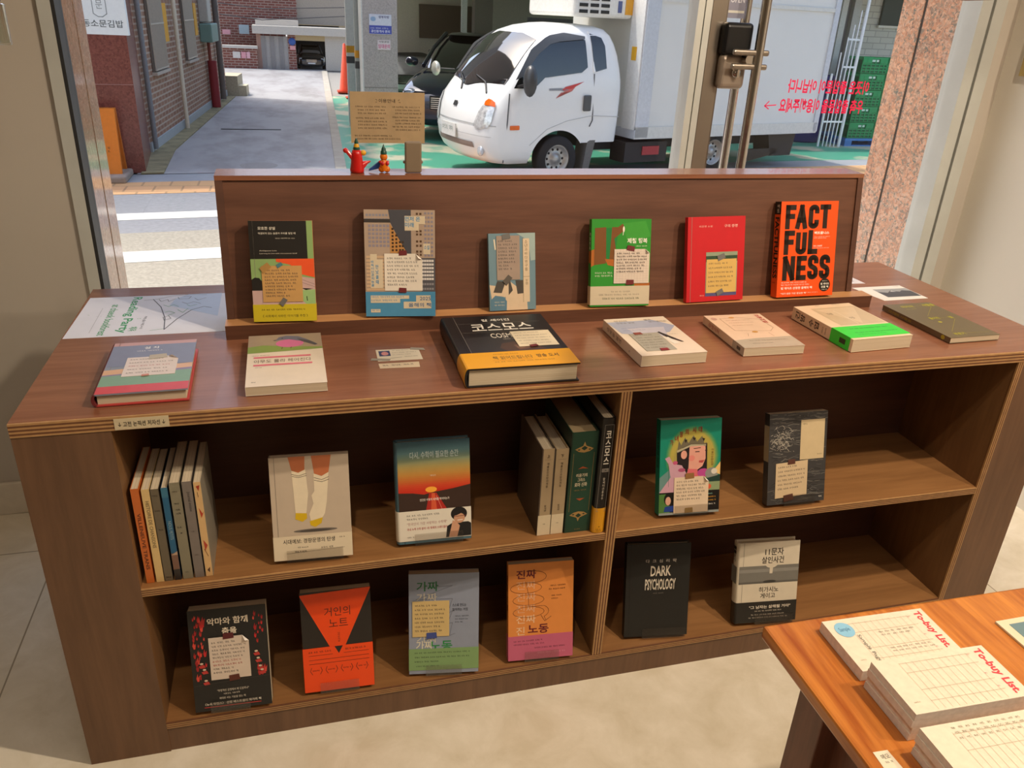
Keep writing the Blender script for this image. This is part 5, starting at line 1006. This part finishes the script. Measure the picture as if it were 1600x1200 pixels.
def ring_cab(z):
    _, xf, xr, hw = lev(z); out = []
    n = 16
    for i in range(n+1):                       # front, from +y to -y
        q = 1-2*i/n; y = hw*(math.copysign(abs(q)**.75, q)); qq = abs(y)/hw; out.append((xf-.17*qq**2.2-.09*max(0, (qq-.8)/.2)**2.5, y, z))
    for i in range(1, 7): out.append((out[n][0]+(xr+.06-out[n][0])*i/6, -hw, z))
    out.append((xr, -hw+.06, z)); out.append((xr, 0, z)); out.append((xr, hw-.06, z))
    x0 = xr+.06
    for i in range(6): out.append((x0+(out[0][0]-x0)*i/6, hw, z))
    return out
cb = MB(); cb.loft([ring_cab(l[0]) for l in LV], TW); cabo = cb.build('cab', tr)
# wheel arches cut out of the cab
def cut(tgt, make):
    bm = bmesh.new(); make(bm); me_ = bpy.data.meshes.new('c'); bm.to_mesh(me_); bm.free(); co = bpy.data.objects.new('c', me_); COL.objects.link(co); co.parent = tr
    md = tgt.modifiers.new('arch', 'BOOLEAN'); md.object = co; md.solver = 'EXACT'; bpy.context.view_layer.update()
    nm = bpy.data.meshes.new_from_object(tgt.evaluated_get(bpy.context.evaluated_depsgraph_get())); tgt.modifiers.clear()
    if len(nm.polygons) > 100: tgt.data = nm
    bpy.data.objects.remove(co)
cut(cabo, lambda bm: bmesh.ops.create_cone(bm, cap_ends=True, segments=48, radius1=.43, radius2=.43, depth=3, matrix=Matrix.Translation((0, 0, .25)) @ Matrix.Rotation(PI/2, 4, 'X')))
cut(cabo, lambda bm: bmesh.ops.create_cube(bm, size=1, matrix=Matrix.Translation((-.80, 0, .25)) @ Matrix.Diagonal((.9, 3, .52, 1))))
def side_patch(name, pts, m_, off=.006, parent=tr, nrow=10, ncol=8, label=None, sgn=1):
    """glass or panel following the cab side; pts outline in (x, z)"""
    zs_ = [p_[1] for p_ in pts]; za, zb_ = min(zs_), max(zs_); vs = []; fs = []
    for i in range(nrow+1):
        z = za+(zb_-za)*min(max(i/nrow, .002), .998); xs = []
        for k in range(len(pts)):
            (xa, z0_), (xb, z1_) = pts[k], pts[(k+1) % len(pts)]
            if (z0_-z)*(z1_-z) <= 0 and z0_ != z1_: xs.append(xa+(xb-xa)*(z-z0_)/(z1_-z0_))
        xa, xb = min(xs), max(xs)
        for j in range(ncol+1):
            x = xa+(xb-xa)*j/ncol; hw = lev(z)[3]; vs.append((x, (hw+off)*sgn, z))
    for i in range(nrow):
        for j in range(ncol): q = i*(ncol+1)+j; fs.append((q, q+1, q+ncol+2, q+ncol+1))
    return MB().add(vs, fs, m_, True).build(name, parent, label=label)
for sgn in (1, -1):
    wn = side_patch('door_window', [(-.40, 1.40), (-.37, 1.84), (-.05, 1.845), (.18, 1.80), (.42, 1.64), (.58, 1.42), (.72, 1.20), (.42, 1.20), (.26, 1.33), (-.1, 1.38)], TG, sgn=sgn)
    vz = side_patch('window_visor', [(-.37, 1.84), (-.36, 1.77), (-.05, 1.77), (.16, 1.73), (.36, 1.60), (.54, 1.40), (.62, 1.32), (.70, 1.30), (.46, 1.66), (.20, 1.82), (-.05, 1.86)], GRYP, .022, sgn=sgn, nrow=16)
    side_patch('quarter_window', [(-.70, 1.42), (-.50, 1.40), (-.46, 1.86), (-.62, 1.84), (-.68, 1.72)], TG, sgn=sgn)
ds = MB()
for sgn in (1,):
    def sl(p_): return [(x, lev(z)[3]*1.0+.004, z) for x, z in p_]
    ds.tube(sl([(-.50, 1.38), (-.50, .80), (-.46, .72)]), .009, GRYP, 5); ds.tube(sl([(.78, 1.14), (.80, .80), (.80, .28)]), .009, GRYP, 5); ds.tube(sl([(-.93, .84), (-.5, .86), (-.1, .80), (.2, .70), (.45, .50)]), .005, mat('c8c9c6', .4), 5); ds.tube(sl([(-.5, 1.40), (-.45, 1.88)]), .02, TW, 6)
ds.build('door_seams', tr)
MB().box(-.45, .872, .92, -.33, .90, 1.12, mat('4a4c4e', .4)).build('door_handle', tr, bevel=.02)
stv = MB()
def sp_(pts, m_): stv.poly([(x, lev(z)[3]+.006, z) for x, z in pts], m_)
sp_([(-.34, 1.285), (-.05, 1.22), (.0, 1.19), (-.02, 1.175), (-.15, 1.20)], mat('c8342c', .4)); sp_([(.20, 1.20), (.02, 1.205), (-.10, 1.19), (-.05, 1.16), (.02, 1.175), (.20, 1.175)], mat('8a8c90', .4)); sp_([(-.20, 1.22), (-.04, 1.17), (.10, 1.08), (.02, 1.15), (-.15, 1.17)], mat('c86a60', .4))
stv.build('door_decal', tr, label='red and grey swoosh decal')
MB().box(.62, .868, .70, .76, .885, .755, mat('e86a18', .3)).build('side_marker', tr, bevel=.01)
def front_patch(name, pts, m_, off=.008, nrow=10, ncol=14, parent=tr, label=None):
    zs_ = [p_[1] for p_ in pts]; za, zb_ = min(zs_), max(zs_); vs = []; fs = []
    for i in range(nrow+1):
        z = za+(zb_-za)*min(max(i/nrow, .002), .998); ys = []
        for k in range(len(pts)):
            (ya, z0_), (yb, z1_) = pts[k], pts[(k+1) % len(pts)]
            if (z0_-z)*(z1_-z) <= 0 and z0_ != z1_: ys.append(ya+(yb-ya)*(z-z0_)/(z1_-z0_))
        ya, yb = min(ys), max(ys); _, xf, xr, hw = lev(z)
        for j in range(ncol+1):
            y = ya+(yb-ya)*j/ncol; qq = min(1, abs(y)/hw); vs.append((xf-.17*qq**2.2-.09*max(0, (qq-.8)/.2)**2.5+off, y, z+off*.5))
    for i in range(nrow):
        for j in range(ncol): q = i*(ncol+1)+j; fs.append((q, q+1, q+ncol+2, q+ncol+1))
    return MB().add(vs, fs, m_, True).build(name, parent, label=label)
front_patch('windshield', [(-.74, 1.24), (-.60, 1.19), (0, 1.17), (.60, 1.19), (.74, 1.24), (.64, 1.80), (.3, 1.83), (-.3, 1.83), (-.64, 1.80)], TG, ncol=24)
wp = MB()
for y0, y1 in ((-.05, -.40), (.55, .15)):
    wp.tube([(cab_x(y0, 1.12)+.01, y0, 1.12), (cab_x(y0*.7+y1*.3, 1.24)+.035, y0*.7+y1*.3, 1.24), (cab_x(y1, 1.30)+.035, y1, 1.30)], .012, BLACKP, 6)
wp.build('wipers', tr)
front_patch('headlight', [(.52, .70), (.62, .68), (.76, .70), (.80, .78), (.80, .96), (.74, 1.03), (.66, 1.05), (.60, .96)], mat('d0d2d0', .1, .3, var=.35, scale=22), .014, ncol=8)
front_patch('headlight', [(-.52, .70), (-.62, .68), (-.76, .70), (-.80, .78), (-.80, .96), (-.74, 1.03), (-.66, 1.05), (-.60, .96)], mat('d0d2d0', .1, .3, var=.35, scale=22), .014, ncol=8)
front_patch('turn_signal', [(.64, .975), (.80, .965), (.78, 1.02), (.72, 1.05), (.67, 1.055), (.63, 1.02)], mat('e8640c', .2), .019, ncol=6)
front_patch('badge', [(-.05, .91), (.05, .91), (.05, .97), (-.05, .97)], DARKG, .012, 3, 3)
pl = MB(); pl.box(1.175, -.26, .53, 1.19, .16, .70, mat('dcdcd6', .4)); A = Art(pl, (1.191, -.26, .70), (0, .42, 0), (0, 0, -.17), (1, 0, 0)); A.k = .002; A.draw([('h', '8a9a94', .08, .25, .95, .06)])
pl.build('number_plate', tr)
front_patch('bumper_seam', [(-.84, .735), (.84, .735), (.84, .748), (-.84, .748)], mat('b0b2b0', .5), .006, 2, 28)
front_patch('bumper_seam', [(-.80, .60), (.80, .60), (.80, .607), (-.80, .607)], mat('c2c4c2', .5), .006, 2, 28)
gl = front_patch('grille_slot', [(-.52, .44), (.52, .44), (.50, .51), (-.50, .51)], mat('8a7a70', .6), .008, 4, 12)
MB().ball((1.04, .62, .42), .07, CLAMP, (.5, 1, 1)).build('fog_light', tr)
mr = MB(); mr.ball((.58, 1.02, 1.30), .15, mat('3a3c3e', .35), (.55, .75, 1.25)); mr.tube([(.66, .85, 1.22), (.60, 1.0, 1.26)], .02, BLACKP, 6); mr.build('side_mirror', tr)
mr = MB(); mr.ball((.95, -1.0, 1.30), .11, mat('c8c8b8', .2, .4), (.5, 1.0, .9)); mr.tube([(.75, -.80, 1.30), (.92, -.96, 1.30)], .012, BLACKP, 6); mr.build('side_mirror', tr)
for sgn in (1, -1):
    wheel(tr, 0, .76*sgn, .305, .19, sgn); wheel(tr, -2.75, .76*sgn, .30, .22, sgn)
ch = MB(); ch.box(-4.6, -.45, .34, -.8, .45, .52, mat('2c2c2c', .7)); ch.box(-1.9, .45, .20, -1.15, .80, .48, mat('34302e', .7)); ch.build('chassis', tr)
MB().box(-1.75, .80, .30, -1.45, .812, .42, mat('b03a3c', .5)).build('chassis_label', tr)
MB().prism([(-3.5, .70, .1), (-4.2, .70, .22), (-4.2, .70, .30), (-3.4, .70, .30)], (0, .05, 0), BLACKP).build('side_guard', tr)
MB().prism([(-4.05, .4, .18), (-4.5, .4, .18), (-4.55, .4, .52), (-3.95, .4, .52)], (0, .35, 0), mat('2c2b2a', .7)).build('rear_box', tr)
MF = MB(); MF.prism([(-.40, .60, .10), (-.46, .60, .52), (-.60, .60, .60), (-.50, .60, .10)], (0, .26, 0), mat('6c6a66', .8)); MF.build('mud_flap', tr)
BXP = mat('dcdcd6', .4, var=.02, scale=2); EDG = mat('c8ccd2', .35, .2)
bx_ = MB(); bx_.box(-4.78, -.90, .56, -1.24, .90, 2.55, BXP); bxo = bx_.build('cargo_box', tr)
ed = MB(); ed.box(-4.80, .88, .54, -1.20, .925, .70, mat('d4d4cc', .4)); ed.box(-4.80, .88, 2.28, -1.2, .92, 2.33, mat('d4d4cc', .4)); ed.box(-1.42, .885, .56, -1.20, .925, 2.55, EDG); ed.box(-1.25, -.92, .54, -1.19, .925, .66, EDG); ed.box(-4.82, .885, .56, -4.72, .925, 2.55, EDG); ed.box(-1.22, .62, .66, -1.18, .90, 2.5, mat('e0e0dc', .4)); ed.build('edge_trim', bxo)
MB().box(-1.20, .70, 1.55, -1.172, .80, 1.72, mat('e0a818', .5)).build('reflector', bxo)
ac = MB(); ac.box(-1.20, -.55, 2.05, -.25, .62, 2.46, mat('e6e6de', .4)); aco = ac.build('cooling_unit', tr, bevel=.05, seg=3)
vt = MB()
for j in range(4):
    for i in range(3): vt.box(-.80+.17*i, .615, 2.10+.075*j, -.67+.17*i, .628, 2.14+.075*j, BLACKP)
vt.box(-1.18, .615, 2.10, -1.06, .628, 2.30, mat('e0a020', .5)); vt.box(-1.0, .615, 2.12, -.94, .628, 2.26, mat('4a5a8c', .5)); vt.build('vent_grille', aco)

# ---------------- structures around the parking bay
STN = speckle('pale_stone', ['b4aca8', 'c2bab6', 'a8a09c', 'bcb4ae'], 70, .5)
cl = tag(empty('stone_column', (1.66, 12.3, GZ)), 'pale stone clad column with two posters at the parking bay', 'column')
sc_ = MB(); sc_.box(0, 0, 0, .53, .5, 3.6, STN); sc_.box(0, -.003, .80, .53, 0, .81, mat('8a847e', .7)); sc_.box(-.02, -.01, 0, .0, .5, 3.6, mat('d8dad6', .4)); sc_.build('shaft', cl)
pg = MB(); pg.box(.10, -.012, 1.58, .44, -.003, 1.86, mat('dfe2ee', .5)); A = Art(pg, (.10, -.012, 1.86), (.34, 0, 0), (0, 0, -.28), (0, -1, 0)); A.k = .001
A.draw([('r', '4a58b8', 0, .56, 1, .98), ('t', '3a3c78', '성부자방', .42, .06, .90, .20, .02), ('e', '9ab8d8', .18, .24, .12, .12), ('h', 'eef0fa', .06, .66, .9, .022), ('t', 'eef0fa', '공인중개사 문의', .08, .78, .92, .92, .02)])
pg.build('poster', cl, label='white and blue poster')
pg = MB(); pg.box(.22, -.012, 1.36, .42, -.003, 1.50, mat('ece0e0', .5)); A = Art(pg, (.22, -.012, 1.50), (.20, 0, 0), (0, 0, -.14), (0, -1, 0)); A.k = .001
A.draw([('t', '5a5458', '사랑공방', .1, .08, .9, .28, .01), ('t', 'e07aa0', '임대문의', .05, .42, .95, .86, .03)]); pg.build('poster', cl, label='small pink lettered poster')
for nm_, x, y, r_, c, zs_, lab in (('post', 1.60, 14.0, .075, 'd0d4d0', (1.07, 1.22), 'pale steel post with small caution bands left of the stone column'), ('post', 1.652, 12.90, .072, 'a4aca8', (1.06, 1.20), 'grey-green steel post with yellow and black bands touching the stone column')):
    po = tag(empty(nm_, (x, y, GZ)), lab, 'post'); MB().box(-r_, -r_, 0, r_, r_, 3.6, mat(c, .4, .2)).build('shaft', po)
    MB().box(-r_*1.05, -r_*1.05, zs_[1], r_*1.05, r_*1.05, zs_[1]+.11, mat('d8981c', .5)).build('caution_band', po, label='yellow band'); MB().box(-r_*1.05, -r_*1.05, zs_[0]-.02, r_*1.05, r_*1.05, zs_[0]+.09, mat('3c3e40', .5)).build('caution_band', po, label='black band')
S('parking_ceiling', MB().box(2.2, 12.2, 2.0, 14, 19, 2.4, mat('c8c0b0', .8)).box(2.19, 11.9, 2.04, 14, 12.2, 2.6, mat('d0c6b4', .8)))
S('parking_back_wall', MB().box(2.5, 18.6, GZ, 14, 18.9, 2.0, mat('ded6c6', .8, var=.05)))
dp = MB(); dp.box(3.5, 18.5, .7, 5.0, 18.6, 1.40, mat('6a5848', .7)); tag(dp.build('wall_panel'), 'brown panel on the back wall above the cars', 'panel')
tag(MB().box(4.24, 17.4, GZ, 4.36, 17.5, 2.0, mat('ececea', .3)).build('post'), 'slim white post rising behind the truck cab', 'post')
tag(MB().box(4.55, 17.5, GZ, 4.95, 17.8, 2.0, mat('968e84', .7)).build('column'), 'broad grey column just right of the slim white post', 'column')
tag(MB().box(5.2, 15.5, .95, 7.6, 15.6, 1.25, mat('5c5e62', .6, var=.2, scale=30)).build('wall_grille'), 'dark grille strip on the wall over the truck roof', 'grille')
S('parking_side_wall', MB().box(10.9, 13.5, GZ, 16, 13.9, 5, brick('white_brick', 'd2d0c6', 'c8c6bc', 'a8a69e', .3, .11, 'xz', ms=.008)))
wn = MB(); wn.box(11.72, 13.44, 1.42, 12.9, 13.5, 2.4, mat('2c3c38', .2)); wn.box(11.68, 13.42, 1.38, 12.94, 13.48, 1.42, mat('dcdad0', .5)); tag(wn.build('window'), 'dark window with white sill high in the white brick wall', 'window')
sf = MB(); sf.box(10.5, 13.0, GZ, 10.62, 13.4, 3, mat('c4c4be', .4, .3)); sf.box(10.62, 13.1, GZ, 10.75, 13.4, 3, mat('77787a', .4, .3)); sf.box(10.75, 13.0, GZ, 10.9, 13.4, 3, mat('b0b0aa', .4, .3)); sf.box(9.5, 13.3, GZ, 10.5, 13.4, 3, mat('c4cacc', .5)); S('parking_door_frame', sf)
# thin upright bars
rk = tag(empty('bar_rack', (9.84, 12.0, GZ)), 'white metal rack of thin upright bars of stepped heights behind the truck', 'rack')
WHT = mat('f0f2f4', .25, .2)
for i, (x, h_, r_) in enumerate(((.0, 1.25, .022), (.10, 1.60, .012), (.18, 1.85, .012), (.26, 2.05, .012), (.34, 2.28, .012), (.44, 3.0, .03))):
    MB().tube([(x, 0, 0), (x+.02*i/5, 0, h_)], r_, WHT, 8).build('bar', rk)
for z in (.42, 1.35, 1.8): MB().box(.0 if z < 1 else .2, -.01, z, .46, .01, z+.03, WHT).build('cross_rail', rk)
tag(MB().lathe([(.001, 0), (.36, 0), (.38, .04), (.42, 1.1), (.45, 1.12), (.45, 1.18), (.41, 1.18), (.38, .9), (.001, .9)], mat('2c2c6c', .4), (9.92, 12.75, GZ+.001), n=32).build('tub'), 'tall dark blue plastic tub behind the bar rack', 'tub')
CG = mat('129858', .35, var=.05, scale=3); CD = mat('0a6038', .5)
pal = tag(empty('pallet', (10.42, 12.02, GZ)), 'blue plastic pallet under the green crates', 'pallet')
pb = MB(); pb.box(0, 0, .10, 1.35, .95, .14, mat('3f7fc0', .5)); pb.box(0, 0, 0, 1.35, .95, .02, mat('3f7fc0', .5))
for x in (0, .6, 1.2):
    for y in (0, .42, .82): pb.box(x, y, .02, x+.15, y+.13, .10, mat('3672b0', .5))
pb.build('deck', pal)
c0 = None
for row in range(5):
    for c_ in range(2):
        z = GZ+.141+row*.281; x = 10.46+c_*.55
        lab = 'green plastic crate, %s from the bottom, in the %s column on the pallet' % (['lowest', 'second', 'third', 'fourth', 'topmost'][row] if row not in (0, 4) else ['lowest', '', '', '', 'fifth'][row], ['left', 'right'][c_])
        if c0 is None:
            k = empty('crate', (x, 12.05, z)); q = MB(); W_, D_, H_ = .54, .40, .275
            q.box(0, 0, 0, W_, D_, .012, CD); q.box(.01, .01, .012, .02, D_-.01, H_-.02, CD); q.box(W_-.02, .01, .012, W_-.01, D_-.01, H_-.02, CD); q.box(.01, D_-.02, .012, W_-.01, D_-.01, H_-.02, CD)
            q.box(.01, .012, .012, W_-.01, .02, H_-.02, CD)
            for zz in (0, .05, .10, .15): q.box(0, 0, zz, W_, .012, zz+.018, CG)
            for xx in (0, .09, .18, .27, .36, .45, .52): q.box(xx, 0, 0, xx+.02, .011, H_-.03, CG)
            q.box(0, 0, .245, W_, .014, H_, CG); q.box(0, 0, .175, .18, .013, .25, CG); q.box(.36, 0, .175, W_, .013, .25, CG)
            for xa in (0, W_-.014): q.box(xa, 0, .23, xa+.014, D_, H_, CG); q.box(xa, 0, 0, xa+.013, D_, .02, CG)
            q.box(0, D_-.014, .23, W_, D_, H_, CG)
            q.build('basket', k); MB().box(.20, .004, .20, .34, .009, .235, mat('c8e0d0', .5)).build('handle_slot', k); c0 = k
        else:
            k = c0.copy(); COL.objects.link(k); k.location = (x, 12.05, z)
            for ch_ in list(c0.children): d_ = ch_.copy(); COL.objects.link(d_); d_.parent = k
        tag(k, lab, 'crate', 'green crates stacked on the pallet')
# traffic cones by the garage
for i, (x, y, s_) in enumerate(((1.90, 20.0, 1), (1.97, 18.6, .85))):
    cn = tag(empty('traffic_cone', (x, y, GZ)), ['orange traffic cone, the farther and taller one by the garage', 'orange traffic cone, the nearer one mostly behind the pale post'][i], 'traffic cone')
    cn.scale = (s_, s_, s_)
    MB().lathe([(.001, .04), (.16, .04), (.15, .06), (.03, 1.1), (.001, 1.12)], mat('e8502c', .5), n=20).build('cone_body', cn); MB().box(-.2, -.2, 0, .2, .2, .04, mat('c8401c', .6)).build('base', cn)
# overhead wires in the alley
wi = MB()
for k in range(4): wi.tube([(-1.6, 22+k, 1.0+.25*k), (0, 22.5+k, .85+.25*k), (2.6, 23+k, 1.05+.2*k)], .012, mat('4a4a4c', .7), 5)
tag(wi.build('overhead_wires'), 'thin wires crossing above the far end of the alley', 'wires', None)
# houses enclosing the view so light and reflections stay plausible
S('street_building', MB().box(-14, 10.9, GZ, -5, 20, 6, mat('a08c7c', .9)))
